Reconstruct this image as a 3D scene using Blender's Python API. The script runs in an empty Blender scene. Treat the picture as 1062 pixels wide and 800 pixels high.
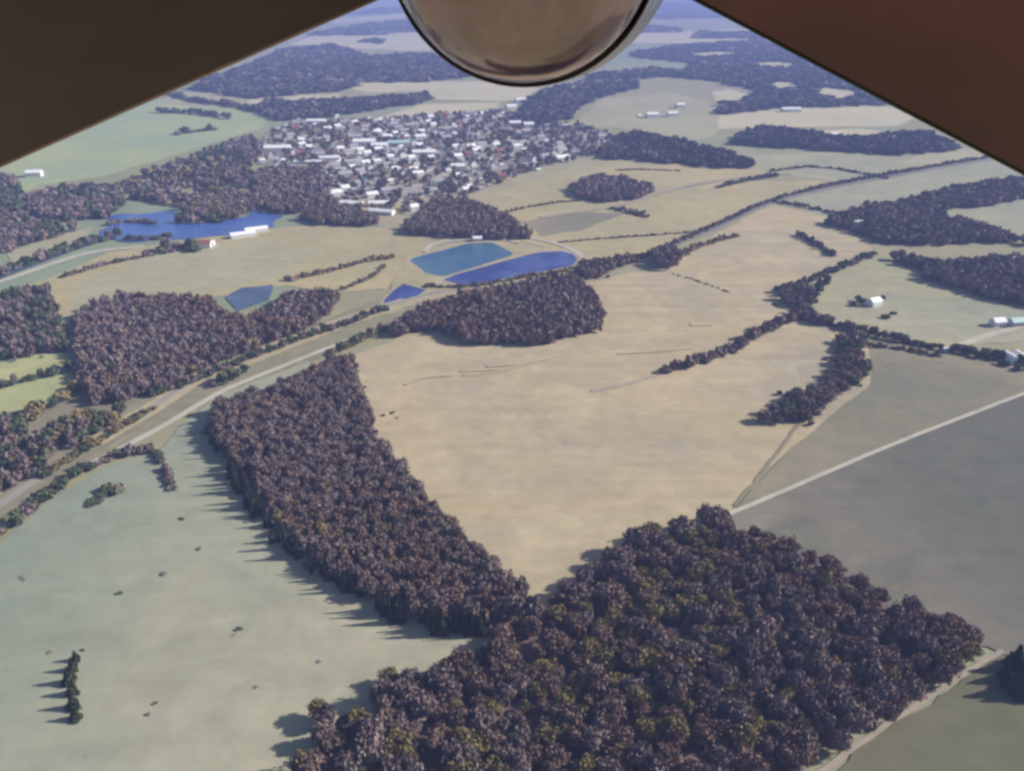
import bpy, math, random
import numpy as np
from mathutils import Vector

SC = bpy.context.scene
COL = SC.collection
rng = np.random.default_rng(7)
random.seed(7)

# ------------------------------------------------------------------ camera, light, exposure
CAM_H = 250.0                  # flying height above the fields, metres
FPX = 920.0                    # focal length in photo pixels (photo 1062 x 800)
PITCH = math.atan(422.0 / FPX)
cam_d = bpy.data.cameras.new('camera')
cam_d.sensor_width = 36.0
cam_d.lens = 36.0 * FPX / 1062.0
cam_d.clip_start = 0.02
cam_d.clip_end = 120000.0
cam = bpy.data.objects.new('camera', cam_d)
COL.objects.link(cam)
cam.location = (0, 0, CAM_H)
cam.rotation_euler = (math.pi / 2 - PITCH, 0, 0)
SC.camera = cam

SUN_EL, SUN_AZ = math.radians(29.5), math.radians(83.0)    # azimuth clockwise from +Y
world = bpy.data.worlds.new('World')
SC.world = world
world.use_nodes = True
wn = world.node_tree
sky = wn.nodes.new('ShaderNodeTexSky')
sky.sky_type = 'NISHITA'
sky.sun_disc = False
sky.sun_elevation = SUN_EL
sky.sun_rotation = SUN_AZ
bg = wn.nodes['Background']
wn.links.new(sky.outputs[0], bg.inputs['Color'])
bg.inputs['Strength'].default_value = 0.065

sun_d = bpy.data.lights.new('sun', 'SUN')
sun_d.energy = 4.6
sun_d.angle = math.radians(0.6)
sun_d.color = (1.0, 0.94, 0.86)
sun = bpy.data.objects.new('sun', sun_d)
COL.objects.link(sun)
sdir = Vector((math.sin(SUN_AZ) * math.cos(SUN_EL), math.cos(SUN_AZ) * math.cos(SUN_EL), math.sin(SUN_EL)))
sun.rotation_euler = sdir.to_track_quat('Z', 'Y').to_euler()
sun.location = (300, 0, 400)

vs = SC.view_settings
vs.view_transform = 'Standard'
vs.look = 'None'
vs.gamma = 1.0
vs.use_curve_mapping = False
vs.exposure = 0.68
SC.cycles.pixel_filter_type = 'BLACKMAN_HARRIS'
SC.cycles.filter_width = 3.0
SC.cycles.max_bounces = 5
SC.cycles.diffuse_bounces = 2
SC.cycles.volume_bounces = 0

# ------------------------------------------------------------------ helpers
F_ = np.array((0, math.cos(PITCH), -math.sin(PITCH)))
U_ = np.array((0, math.sin(PITCH), math.cos(PITCH)))
R_ = np.array((1.0, 0, 0))
C_ = np.array((0, 0, CAM_H))


def P(px, py, z=0.0):
    """ground point (x, y) seen at a photo position"""
    d = F_ + R_ * (px - 531) / FPX + U_ * (400 - py) / FPX
    t = (z - CAM_H) / d[2]
    return (C_ + d * t)[:2]


def proj(x, y, z):
    """photo position of world points (arrays)"""
    dx, dy, dz = x, y, z - CAM_H
    w = dy * F_[1] + dz * F_[2]
    w = np.where(w < 1, 1, w)
    return 531 + FPX * dx / w, 400 - FPX * (dy * U_[1] + dz * U_[2]) / w


def inside(px, py, poly):
    poly = np.asarray(poly, float)
    x0, y0 = poly[:, 0], poly[:, 1]
    x1, y1 = np.roll(x0, -1), np.roll(y0, -1)
    r = np.zeros(px.shape, bool)
    for a, b, c, d in zip(x0, y0, x1, y1):
        if b == d:
            continue
        hit = ((b > py) != (d > py)) & (px < (c - a) * (py - b) / (d - b) + a)
        r ^= hit
    return r


def tag(o, label=None, cat=None, group=None, kind=None):
    if label: o['label'] = label
    if cat: o['category'] = cat
    if group: o['group'] = group
    if kind: o['kind'] = kind
    return o


def link(name, me, parent=None, loc=None, rz=0.0):
    o = bpy.data.objects.new(name, me)
    COL.objects.link(o)
    if parent: o.parent = parent
    if loc is not None: o.location = loc
    if rz: o.rotation_euler = (0, 0, rz)
    return o


def mesh_from(name, verts, faces, mats, mat_idx=None):
    me = bpy.data.meshes.new(name)
    me.from_pydata([tuple(map(float, v)) for v in verts], [], faces)
    for m in mats: me.materials.append(m)
    if mat_idx is not None:
        me.polygons.foreach_set('material_index', np.asarray(mat_idx, np.int32))
    me.update()
    return me


def quads_mesh(name, V, tint, mat):
    """V (n,4,3) loose quads, tint (n,3) linear colours"""
    n = len(V)
    me = bpy.data.meshes.new(name)
    me.vertices.add(n * 4)
    me.vertices.foreach_set('co', V.reshape(-1).astype(np.float32))
    me.loops.add(n * 4)
    me.loops.foreach_set('vertex_index', np.arange(n * 4, dtype=np.int32))
    me.polygons.add(n)
    me.polygons.foreach_set('loop_start', np.arange(0, n * 4, 4, dtype=np.int32))
    me.polygons.foreach_set('loop_total', np.full(n, 4, np.int32))
    at = me.attributes.new('tint', 'FLOAT_COLOR', 'POINT')
    c = np.ones((n, 4, 4), np.float32)
    c[:, :, :3] = tint[:, None, :]
    at.data.foreach_set('color', c.reshape(-1))
    me.materials.append(mat)
    me.update(calc_edges=True)
    return me


# ------------------------------------------------------------------ materials
def new_mat(name):
    m = bpy.data.materials.new(name)
    m.use_nodes = True
    nt = m.node_tree
    return m, nt, nt.nodes['Principled BSDF']


def N(nt, t, **kw):
    n = nt.nodes.new(t)
    for k, v in kw.items():
        if k in n.inputs: n.inputs[k].default_value = v
        else: setattr(n, k, v)
    return n


def plain(name, col, rough=0.8, metal=0.0, var=0.12, scale=3.0, spec=0.3):
    m, nt, b = new_mat(name)
    tc = N(nt, 'ShaderNodeTexCoord')
    no = N(nt, 'ShaderNodeTexNoise', Scale=scale, Detail=4.0)
    nt.links.new(tc.outputs['Object'], no.inputs['Vector'])
    mx = N(nt, 'ShaderNodeMix', data_type='RGBA')
    mx.inputs['A'].default_value = (*[c * (1 - var) for c in col], 1)
    mx.inputs['B'].default_value = (*[min(1, c * (1 + var)) for c in col], 1)
    mr = N(nt, 'ShaderNodeMapRange', **{'From Min': 0.3, 'From Max': 0.7})
    nt.links.new(no.outputs['Fac'], mr.inputs['Value'])
    nt.links.new(mr.outputs[0], mx.inputs['Factor'])
    nt.links.new(mx.outputs['Result'], b.inputs['Base Color'])
    b.inputs['Roughness'].default_value = rough
    b.inputs['Metallic'].default_value = metal
    b.inputs['Specular IOR Level'].default_value = spec
    return m


def field_mat(name, c1, c2, c3=None, streak=0.0, ang=0.0, big=0.006, worn=0.3, grad=None):
    """soil / turf with broad patches, drill lines, mottling and clods"""
    c3 = c3 or c2
    m, nt, b = new_mat(name)
    L = nt.links.new
    geo = N(nt, 'ShaderNodeNewGeometry')
    n1 = N(nt, 'ShaderNodeTexNoise', Scale=big, Detail=5.0, Roughness=0.6, Distortion=0.6)
    n2 = N(nt, 'ShaderNodeTexNoise', Scale=0.022, Detail=6.0, Roughness=0.62, Distortion=0.8)
    n3 = N(nt, 'ShaderNodeTexNoise', Scale=0.07, Detail=7.0, Roughness=0.72)
    for n in (n1, n2, n3): L(geo.outputs['Position'], n.inputs['Vector'])
    r1 = N(nt, 'ShaderNodeMapRange', **{'From Min': 0.36, 'From Max': 0.64})
    L(n1.outputs['Fac'], r1.inputs['Value'])
    mx = N(nt, 'ShaderNodeMix', data_type='RGBA')
    mx.inputs['A'].default_value = (*c1, 1); mx.inputs['B'].default_value = (*c2, 1)
    L(r1.outputs[0], mx.inputs['Factor'])
    r2 = N(nt, 'ShaderNodeMapRange', **{'From Min': 0.48, 'From Max': 0.68, 'To Max': worn})
    L(n2.outputs['Fac'], r2.inputs['Value'])
    mx2 = N(nt, 'ShaderNodeMix', data_type='RGBA')
    mx2.inputs['B'].default_value = (*c3, 1)
    if grad:      # soil changes across the field, from c1 at x = grad[0] to c2 at x = grad[1]
        sp = N(nt, 'ShaderNodeSeparateXYZ'); L(geo.outputs['Position'], sp.inputs[0])
        gr = N(nt, 'ShaderNodeMapRange', **{'From Min': grad[0], 'From Max': grad[1], 'To Min': -0.25, 'To Max': 0.85})
        L(sp.outputs['X'], gr.inputs['Value'])
        gm = N(nt, 'ShaderNodeMath', operation='MULTIPLY_ADD', use_clamp=True)
        L(r1.outputs[0], gm.inputs[0]); gm.inputs[1].default_value = 0.4; L(gr.outputs[0], gm.inputs[2])
        L(gm.outputs[0], mx.inputs['Factor'])
    L(mx.outputs['Result'], mx2.inputs['A']); L(r2.outputs[0], mx2.inputs['Factor'])
    # faint drill lines
    mp = N(nt, 'ShaderNodeMapping')
    mp.inputs['Rotation'].default_value = (0, 0, ang)
    mp.inputs['Scale'].default_value = (0.006, 0.12, 1)
    L(geo.outputs['Position'], mp.inputs['Vector'])
    n4 = N(nt, 'ShaderNodeTexNoise', Scale=1.0, Detail=3.0)
    L(mp.outputs[0], n4.inputs['Vector'])
    ad = N(nt, 'ShaderNodeMath', operation='MULTIPLY_ADD')
    L(n4.outputs['Fac'], ad.inputs[0]); ad.inputs[1].default_value = streak
    ad.inputs[2].default_value = 1 - streak / 2
    ad2 = N(nt, 'ShaderNodeMath', operation='MULTIPLY_ADD')
    L(n3.outputs['Fac'], ad2.inputs[0]); ad2.inputs[1].default_value = 0.56
    ad2.inputs[2].default_value = 0.72
    mu = N(nt, 'ShaderNodeMath', operation='MULTIPLY')
    L(ad.outputs[0], mu.inputs[0]); L(ad2.outputs[0], mu.inputs[1])
    vm = N(nt, 'ShaderNodeVectorMath', operation='SCALE')
    L(mx2.outputs['Result'], vm.inputs[0]); L(mu.outputs[0], vm.inputs['Scale'])
    L(vm.outputs[0], b.inputs['Base Color'])
    b.inputs['Roughness'].default_value = 1.0
    b.inputs['Specular IOR Level'].default_value = 0.1
    return m


def foliage_mat(name, ca=None, cb=None):
    """base colour = stored leaf colour, varied from plant to plant"""
    m, nt, b = new_mat(name)
    L = nt.links.new
    at = N(nt, 'ShaderNodeAttribute', attribute_name='tint')
    if ca is None:
        L(at.outputs['Color'], b.inputs['Base Color'])
    else:
        oi = N(nt, 'ShaderNodeObjectInfo')
        mx = N(nt, 'ShaderNodeMix', data_type='RGBA')
        mx.inputs['A'].default_value = (*ca, 1); mx.inputs['B'].default_value = (*cb, 1)
        L(oi.outputs['Random'], mx.inputs['Factor'])
        mu = N(nt, 'ShaderNodeMix', data_type='RGBA', blend_type='MULTIPLY')
        mu.inputs['Factor'].default_value = 1.0
        L(mx.outputs['Result'], mu.inputs['A']); L(at.outputs['Color'], mu.inputs['B'])
        L(mu.outputs['Result'], b.inputs['Base Color'])
    b.inputs['Roughness'].default_value = 0.9
    b.inputs['Specular IOR Level'].default_value = 0.15
    return m


def water_mat(name, col, col2, rough=0.12, scale=0.02):
    m, nt, b = new_mat(name)
    L = nt.links.new
    geo = N(nt, 'ShaderNodeNewGeometry')
    no = N(nt, 'ShaderNodeTexNoise', Scale=scale, Detail=3.0)
    L(geo.outputs['Position'], no.inputs['Vector'])
    mr = N(nt, 'ShaderNodeMapRange', **{'From Min': 0.4, 'From Max': 0.65})
    L(no.outputs['Fac'], mr.inputs['Value'])
    mx = N(nt, 'ShaderNodeMix', data_type='RGBA')
    mx.inputs['A'].default_value = (*col, 1); mx.inputs['B'].default_value = (*col2, 1)
    L(mr.outputs[0], mx.inputs['Factor']); L(mx.outputs['Result'], b.inputs['Base Color'])
    n2 = N(nt, 'ShaderNodeTexNoise', Scale=0.25, Detail=6.0, Roughness=0.65)
    L(geo.outputs['Position'], n2.inputs['Vector'])
    bp = N(nt, 'ShaderNodeBump', Strength=0.6, Distance=0.8)
    L(n2.outputs['Fac'], bp.inputs['Height']); L(bp.outputs[0], b.inputs['Normal'])
    b.inputs['Roughness'].default_value = rough
    b.inputs['IOR'].default_value = 1.33
    return m


def ground_mat():
    """patchwork of distant fields"""
    m, nt, b = new_mat('farmland')
    L = nt.links.new
    geo = N(nt, 'ShaderNodeNewGeometry')
    mp = N(nt, 'ShaderNodeMapping')
    mp.inputs['Scale'].default_value = (0.0026, 0.0019, 1)
    mp.inputs['Rotation'].default_value = (0, 0, 0.3)
    L(geo.outputs['Position'], mp.inputs['Vector'])
    vo = N(nt, 'ShaderNodeTexVoronoi', Scale=1.0, distance='CHEBYCHEV')
    L(mp.outputs[0], vo.inputs['Vector'])
    sep = N(nt, 'ShaderNodeSeparateColor')
    L(vo.outputs['Color'], sep.inputs[0])
    cr = N(nt, 'ShaderNodeValToRGB')
    el = cr.color_ramp
    el.interpolation = 'LINEAR'
    el.elements[0].position = 0.0; el.elements[0].color = (0.24, 0.25, 0.13, 1)
    el.elements[1].position = 1.0; el.elements[1].color = (0.36, 0.30, 0.19, 1)
    e = el.elements.new(0.35); e.color = (0.30, 0.27, 0.17, 1)
    e = el.elements.new(0.6); e.color = (0.22, 0.26, 0.17, 1)
    L(sep.outputs[0], cr.inputs[0])
    n2 = N(nt, 'ShaderNodeTexNoise', Scale=0.02, Detail=6.0, Roughness=0.65)
    L(geo.outputs['Position'], n2.inputs['Vector'])
    ma = N(nt, 'ShaderNodeMath', operation='MULTIPLY_ADD')
    L(n2.outputs['Fac'], ma.inputs[0]); ma.inputs[1].default_value = 0.6; ma.inputs[2].default_value = 0.7
    vm = N(nt, 'ShaderNodeVectorMath', operation='SCALE')
    L(cr.outputs[0], vm.inputs[0]); L(ma.outputs[0], vm.inputs['Scale'])
    L(vm.outputs[0], b.inputs['Base Color'])
    b.inputs['Roughness'].default_value = 1.0
    b.inputs['Specular IOR Level'].default_value = 0.1
    return m


# ------------------------------------------------------------------ ground and fields
GS = 60000.0
me = mesh_from('ground', [(-GS, -GS, 0), (GS, -GS, 0), (GS, GS, 0), (-GS, GS, 0)], [(0, 1, 2, 3)], [ground_mat()])
tag(link('ground', me), 'rolling farmland patchwork reaching to the horizon', 'ground', kind='structure')

LAYER = [0.03]


def wiggle(pts, amp, closed=True, step=None):
    """resample an outline (world metres) with natural unevenness"""
    pts = [np.array(p, float) for p in pts]
    out = []
    n = len(pts)
    for i in range(n if closed else n - 1):
        a, b = pts[i], pts[(i + 1) % n]
        ln = np.linalg.norm(b - a)
        st = step or max(6.0, ln / 24)
        k = max(1, int(ln / st))
        nrm = np.array((-(b - a)[1], (b - a)[0])) / max(ln, 1e-6)
        ph, ph2 = rng.uniform(0, 6.28, 2)
        for j in range(k):
            t = j / k
            env = math.sin(math.pi * t)
            w = amp * env * (math.sin(t * ln / 23 + ph) + 0.6 * math.sin(t * ln / 9 + ph2)) + rng.normal(0, amp * 0.25) * env
            out.append(a + (b - a) * t + nrm * w)
    if not closed: out.append(pts[-1])
    return out


def smooth_line(pts, it=2, closed=False):
    for _ in range(it):
        q = [] if closed else [pts[0]]
        n = len(pts)
        for i in range(n if closed else n - 1):
            a, b = np.array(pts[i], float), np.array(pts[(i + 1) % n], float)
            q += [a * 0.75 + b * 0.25, a * 0.25 + b * 0.75]
        if not closed: q.append(pts[-1])
        pts = q
    return pts


def sheet(name, px, mat, label, cat, amp=1.5, smooth=0, kind='structure'):
    pts = [P(*p) for p in (smooth_line(px, smooth, True) if smooth else px)]
    pts = wiggle(pts, amp)
    z = LAYER[0]; LAYER[0] += 0.012
    me = mesh_from(name, [(p[0], p[1], z) for p in pts], [tuple(range(len(pts)))], [mat])
    if me.polygons[0].normal.z < 0: me.flip_normals()
    return tag(link(name, me), label, cat, kind=kind)


def ribbon(name, px, width, mat, label, cat='road', smooth=2, wob=0.0, z=None):
    pts = [np.array(P(*p)) for p in smooth_line([tuple(p) for p in px], smooth)]
    pts = wiggle(pts, wob, closed=False) if wob else pts
    if z is None:
        z = LAYER[0] + 0.05; LAYER[0] += 0.012
    V, Fc = [], []
    for i, p in enumerate(pts):
        a, b = pts[max(0, i - 1)], pts[min(len(pts) - 1, i + 1)]
        t = (b - a) / max(np.linalg.norm(b - a), 1e-6)
        nr = np.array((-t[1], t[0])) * width / 2
        V += [(*(p + nr), z), (*(p - nr), z)]
        if i: Fc.append((2 * i - 2, 2 * i - 1, 2 * i + 1, 2 * i))
    me = mesh_from(name, V, Fc, [mat])
    if me.polygons[0].normal.z < 0: me.flip_normals()
    return tag(link(name, me), label, cat, kind='structure')


M_tan = field_mat('tan_stubble', (0.42, 0.34, 0.205), (0.335, 0.29, 0.21), (0.50, 0.415, 0.255), 0.3, 0.5, worn=0.6)
M_tan2 = field_mat('dry_grass', (0.40, 0.335, 0.18), (0.31, 0.285, 0.165), (0.43, 0.34, 0.20), 0.14, -0.4, worn=0.6)
M_olive = field_mat('olive_turf', (0.25, 0.22, 0.15), (0.19, 0.18, 0.125), (0.28, 0.235, 0.155), 0.18, 0.35)
M_band = field_mat('greyish_turf', (0.215, 0.195, 0.14), (0.175, 0.17, 0.125), (0.24, 0.21, 0.145), 0.18, 0.35)
M_grey = field_mat('bare_tilled_soil', (0.125, 0.125, 0.108), (0.165, 0.148, 0.128), (0.10, 0.115, 0.095), 0.14, 0.5, worn=0.6)
M_dark = field_mat('dark_turf', (0.135, 0.132, 0.082), (0.165, 0.152, 0.095), (0.11, 0.115, 0.065), 0.2)
M_mint = field_mat('pale_winter_wheat', (0.275, 0.285, 0.20), (0.345, 0.32, 0.22), (0.235, 0.245, 0.165), 0.2, 1.1, big=0.005, worn=0.55)
M_near = field_mat('grey_green_turf', (0.235, 0.268, 0.20), (0.36, 0.335, 0.24), (0.22, 0.235, 0.17), 0.22, 1.1, big=0.012, worn=0.5, grad=(-250, -60))
M_till = field_mat('dark_tilled_soil', (0.215, 0.19, 0.148), (0.128, 0.128, 0.102), (0.105, 0.116, 0.088), 0.25, 0.5, big=0.012, worn=0.65, grad=(110, 240))
M_pale = field_mat('pale_green_field', (0.365, 0.34, 0.21), (0.295, 0.285, 0.18), (0.41, 0.36, 0.235), 0.2, 0.2)
M_straw = field_mat('distant_straw', (0.50, 0.44, 0.28), (0.42, 0.39, 0.26), (0.55, 0.46, 0.30), 0.1, 0.2, worn=0.5)
M_green = field_mat('bright_pasture', (0.28, 0.34, 0.20), (0.36, 0.38, 0.18), (0.25, 0.32, 0.21), 0.2, 0.2)
M_yel = field_mat('yellow_green_pasture', (0.40, 0.39, 0.185), (0.33, 0.345, 0.165), (0.25, 0.28, 0.14), 0.15, 0.2)
M_verge = field_mat('grass_verge', (0.245, 0.225, 0.145), (0.19, 0.19, 0.115), (0.30, 0.26, 0.19), 0.2, 0.5, big=0.02, worn=0.6)
M_bank = field_mat('sandy_bank', (0.40, 0.33, 0.21), (0.31, 0.28, 0.15), (0.46, 0.38, 0.26), 0.1, 0.5, big=0.02)
M_town = field_mat('town_ground', (0.29, 0.26, 0.215), (0.39, 0.35, 0.30), (0.22, 0.22, 0.155), 0.1, 0.5, big=0.015, worn=0.6)
M_litter = field_mat('leaf_litter', (0.16, 0.115, 0.11), (0.19, 0.13, 0.12), (0.13, 0.10, 0.10), 0.0, big=0.03)
M_road = field_mat('pale_gravel', (0.46, 0.42, 0.34), (0.40, 0.37, 0.30), (0.5, 0.46, 0.4), 0.1, big=0.03)
M_tarmac = field_mat('worn_tarmac', (0.20, 0.19, 0.18), (0.24, 0.22, 0.2), (0.17, 0.16, 0.155), 0.1, big=0.03)
M_lane = field_mat('faded_highway', (0.30, 0.275, 0.235), (0.26, 0.24, 0.205), (0.34, 0.31, 0.27), 0.1, big=0.03)
M_streak = field_mat('pale_sand', (0.46, 0.36, 0.24), (0.40, 0.315, 0.21), (0.5, 0.4, 0.28), 0.1, big=0.05)
M_dirt = field_mat('dirt_track', (0.36, 0.30, 0.24), (0.29, 0.25, 0.2), (0.42, 0.36, 0.29), 0.1, big=0.03)
M_lake = water_mat('lake_water', (0.055, 0.12, 0.36), (0.075, 0.15, 0.42))  # blue of the reflected sky is put into the base colour
M_teal = water_mat('settling_pond_water', (0.035, 0.10, 0.19), (0.075, 0.16, 0.22), scale=0.012)
M_blue = water_mat('deep_pond_water', (0.018, 0.03, 0.19), (0.08, 0.11, 0.30), scale=0.022)  # pale second tone paints sky glint into the water colour
M_pond = water_mat('shallow_pond_water', (0.08, 0.11, 0.19), (0.05, 0.08, 0.14), scale=0.04)

# far fields
sheet('field', [(-80, 190), (0, 172), (105, 122), (160, 104), (265, 96), (282, 118), (270, 134), (190, 158), (110, 182), (40, 192), (20, 205), (-80, 215)], M_green, 'light green pasture under the left wing, beyond the lakeside woods', 'field')
sheet('field', [(178, 97), (240, 92), (268, 106), (270, 113), (205, 112), (170, 106)], M_pale, 'pale green field strip at the foot of the far blue wood', 'field')
sheet('field', [(255, 104), (300, 99), (352, 98), (350, 103), (300, 105), (262, 110)], M_straw, 'thin pale field between two far dark woods', 'field')
sheet('field', [(364, 92), (372, 86), (440, 85), (530, 84), (560, 92), (540, 103), (520, 105), (452, 103), (440, 95), (380, 96)], M_straw, 'straw coloured field between far woods under the aircraft nose', 'field')
sheet('field', [(392, 122), (440, 108), (520, 106), (515, 112), (450, 120), (400, 126)], M_straw, 'narrow straw field along the far edge of the town', 'field')
sheet('field', [(575, 134), (602, 122), (626, 103), (690, 95), (720, 102), (760, 114), (742, 140), (720, 147), (690, 142), (640, 132)], M_pale, 'yellowish green pasture behind the town houses', 'field')
sheet('field', [(745, 118), (800, 114), (920, 110), (950, 122), (930, 131), (800, 132), (745, 134)], M_straw, 'long pale green field beneath the right wing edge', 'field')
sheet('field', [(300, 46), (330, 36), (480, 33), (490, 50), (430, 53), (370, 50)], M_straw, 'very far whitish field near the aircraft nose', 'field')
sheet('field', [(640, 45), (670, 34), (780, 30), (800, 44), (700, 45)], M_straw, 'very far pale field right of the aircraft nose', 'field')
sheet('field', [(350, 20), (420, 14), (420, 19), (330, 24)], M_straw, 'farthest pale field strip beside the left wing', 'field')
CLEAR = [[(778, 66), (800, 64), (824, 66), (822, 70), (790, 71)], [(796, 87), (812, 85), (830, 87), (826, 92), (802, 92)], [(842, 92), (860, 91), (892, 95), (890, 103), (866, 104)],
         [(738, 96), (756, 93), (776, 98), (770, 104), (742, 105)], [(700, 58), (740, 54), (780, 55), (740, 59)], [(853, 136), (880, 134), (916, 136), (912, 141), (860, 142)]]
for c_, l_ in zip(CLEAR, ['farthest thin clearing in the vast blue woodland', 'small pale clearing in the middle of the vast blue woodland', 'clearing at the wing edge in the vast blue woodland', 'pale clearing at the corner of the vast blue woodland', 'slit of pale field across the far blue woodland', 'pale clearing around the white house in the dark wood']):
    sheet('field', c_, M_straw, l_, 'field', amp=4)
# right of centre
sheet('field', [(735, 178), (790, 160), (990, 155), (1120, 152), (1120, 158), (870, 189), (800, 180)], M_pale, 'pale green field in front of the dark right-hand wood', 'field')
sheet('field', [(805, 176), (850, 162), (960, 158), (940, 166), (880, 186)], M_mint, 'greyish green wedge of field near the straight hedge', 'field')
sheet('field', [(800, 210), (870, 194), (1120, 150), (1120, 180), (975, 205), (880, 230), (850, 224)], M_mint, 'mint coloured field between straight hedge and right-hand wood', 'field')
sheet('field', [(960, 218), (1120, 200), (1120, 250), (1040, 245)], M_mint, 'pale green clearing inside the right-hand wood', 'field')
sheet('field', [(520, 222), (560, 214), (630, 213), (690, 200), (750, 188), (860, 188), (800, 207), (700, 250), (650, 272), (600, 275), (560, 255), (530, 250)], M_tan2, 'straw field sloping behind the two lagoons', 'field')
sheet('field', [(490, 208), (590, 175), (640, 165), (760, 172), (800, 180), (700, 196), (640, 214), (560, 228), (500, 232)], M_tan2, 'yellowish hayfield south of the town', 'field')
sheet('field', [(540, 230), (600, 220), (650, 222), (600, 240), (560, 246)], M_olive, 'olive patch of field near the lone hedge', 'field', amp=3)
sheet('field', [(690, 283), (705, 262), (800, 212), (860, 226), (905, 258), (905, 268), (820, 300), (800, 320), (760, 305)], M_tan, 'light brown field enclosed by hedges right of centre', 'field')
sheet('field', [(835, 300), (905, 266), (960, 288), (1030, 312), (1120, 330), (1120, 345), (985, 362), (900, 348), (840, 332)], M_pale, 'greyish green field around the lone white farmhouse', 'field')
sheet('field', [(880, 320), (920, 305), (1000, 310), (1120, 332), (1120, 350), (1000, 356), (920, 345)], M_mint, 'cool grey green part of the farmhouse field', 'field', amp=5)
# left of centre
sheet('field', [(-60, 330), (60, 285), (113, 262), (180, 252), (245, 243), (330, 233), (430, 238), (446, 252), (432, 272), (400, 300), (350, 303), (298, 297), (210, 310), (123, 310), (60, 335)], M_tan2, 'pale hayfield between lake and lagoons', 'field')
sheet('field', [(60, 330), (90, 290), (180, 258), (260, 250), (330, 262), (300, 285), (210, 306), (123, 308)], M_pale, 'greenish half of the hayfield south of the lake', 'field', amp=5)
sheet('field', [(8, 262), (60, 245), (95, 236), (92, 246), (60, 260), (10, 275)], M_pale, 'small pale meadow beside the river', 'field')
sheet('field', [(-80, 386), (0, 377), (40, 367), (72, 369), (70, 380), (20, 396), (-80, 420)], M_yel, 'upper yellow green pasture at the edge of the leafless wood', 'field')
sheet('field', [(-80, 430), (0, 405), (74, 386), (84, 405), (26, 436), (-80, 450)], M_yel, 'lower yellow green pasture at the edge of the leafless wood', 'field')
sheet('field', [(-80, 440), (30, 425), (90, 410), (170, 400), (230, 398), (160, 440), (90, 478), (0, 540), (-80, 600)], M_olive, 'rough olive ground left of the highway', 'field')
sheet('field', [(-60, 480), (12, 478), (14, 492), (-60, 505)], M_yel, 'small yellow clearing among roadside trees', 'field')
sheet('field', [(-60, 510), (14, 507), (18, 528), (-60, 548)], M_yel, 'small bright clearing by the highway hedge', 'field')
# highway corridor
sheet('verge', [(-60, 580), (0, 552), (60, 503), (130, 466), (220, 414), (300, 386), (380, 352), (440, 330), (480, 312), (430, 296), (331, 335), (263, 362), (200, 385), (100, 440), (30, 492), (-60, 560)], M_verge, 'olive grass verges along the divided highway', 'verge')
# near fields
sheet('field', [(-400, 780), (-160, 640), (0, 563), (60, 512), (110, 484), (165, 468), (225, 410), (320, 375), (420, 500), (560, 640), (520, 760), (420, 1100), (-500, 1100)], M_near, 'large grey green field filling the near left', 'field')
sheet('field', [(364, 370), (400, 358), (440, 340), (480, 320), (560, 300), (600, 296), (650, 284), (692, 282), (735, 296), (800, 318), (838, 330), (900, 350), (908, 364), (902, 400), (852, 440), (782, 500), (757, 533), (720, 600), (600, 680), (500, 640), (430, 560)], M_tan, 'big tan stubble field in the middle', 'field')
sheet('field', [(900, 352), (985, 367), (1062, 381), (1130, 383), (1062, 409), (950, 452), (900, 472.5), (850, 494), (800, 515.5), (760, 532), (795, 492), (852, 440), (903, 400)], M_olive, 'brown olive field above the gravel road', 'field', amp=0.4)
sheet('field', [(915, 378), (960, 374), (1030, 386), (1060, 392), (1020, 410), (960, 412), (905, 410)], M_band, 'darker grey band across the brown olive field', 'field', amp=5)
sheet('field', [(757, 533.5), (800, 516), (850, 494.5), (900, 473), (950, 452.5), (1062, 409.5), (1200, 358.5), (1500, 700), (1062, 690), (1025, 672), (900, 660), (780, 600)], M_till, 'dark grey tilled field below the gravel road', 'field', amp=0.4)
sheet('field', [(850, 820), (885, 778), (1030, 682), (1120, 672), (1600, 720), (1500, 1100), (700, 1100)], M_dark, 'dark olive turf in the near right corner', 'field')
# town ground
TOWN = [(262, 168), (268, 150), (290, 130), (340, 124), (400, 124), (450, 118), (520, 114), (560, 128), (600, 128), (640, 142), (620, 160), (580, 168), (540, 180), (490, 200), (450, 208), (430, 224), (350, 216), (340, 196), (300, 175)]
sheet('town_ground', TOWN, M_town, 'brownish gardens and yards between the town houses', 'ground', amp=6)
sheet('yard', [(344, 212), (372, 210), (440, 206), (470, 208), (440, 222), (392, 224), (352, 217)], M_bank, 'pale paved yards at the south edge of the town', 'yard')
sheet('pond_bank', [(392, 320), (412, 284), (424, 268), (482, 252), (512, 249), (545, 257), (590, 258), (606, 270), (596, 282), (530, 296), (484, 304), (440, 312), (415, 324)], M_bank, 'sandy grass banks around the lagoons', 'bank')

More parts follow.
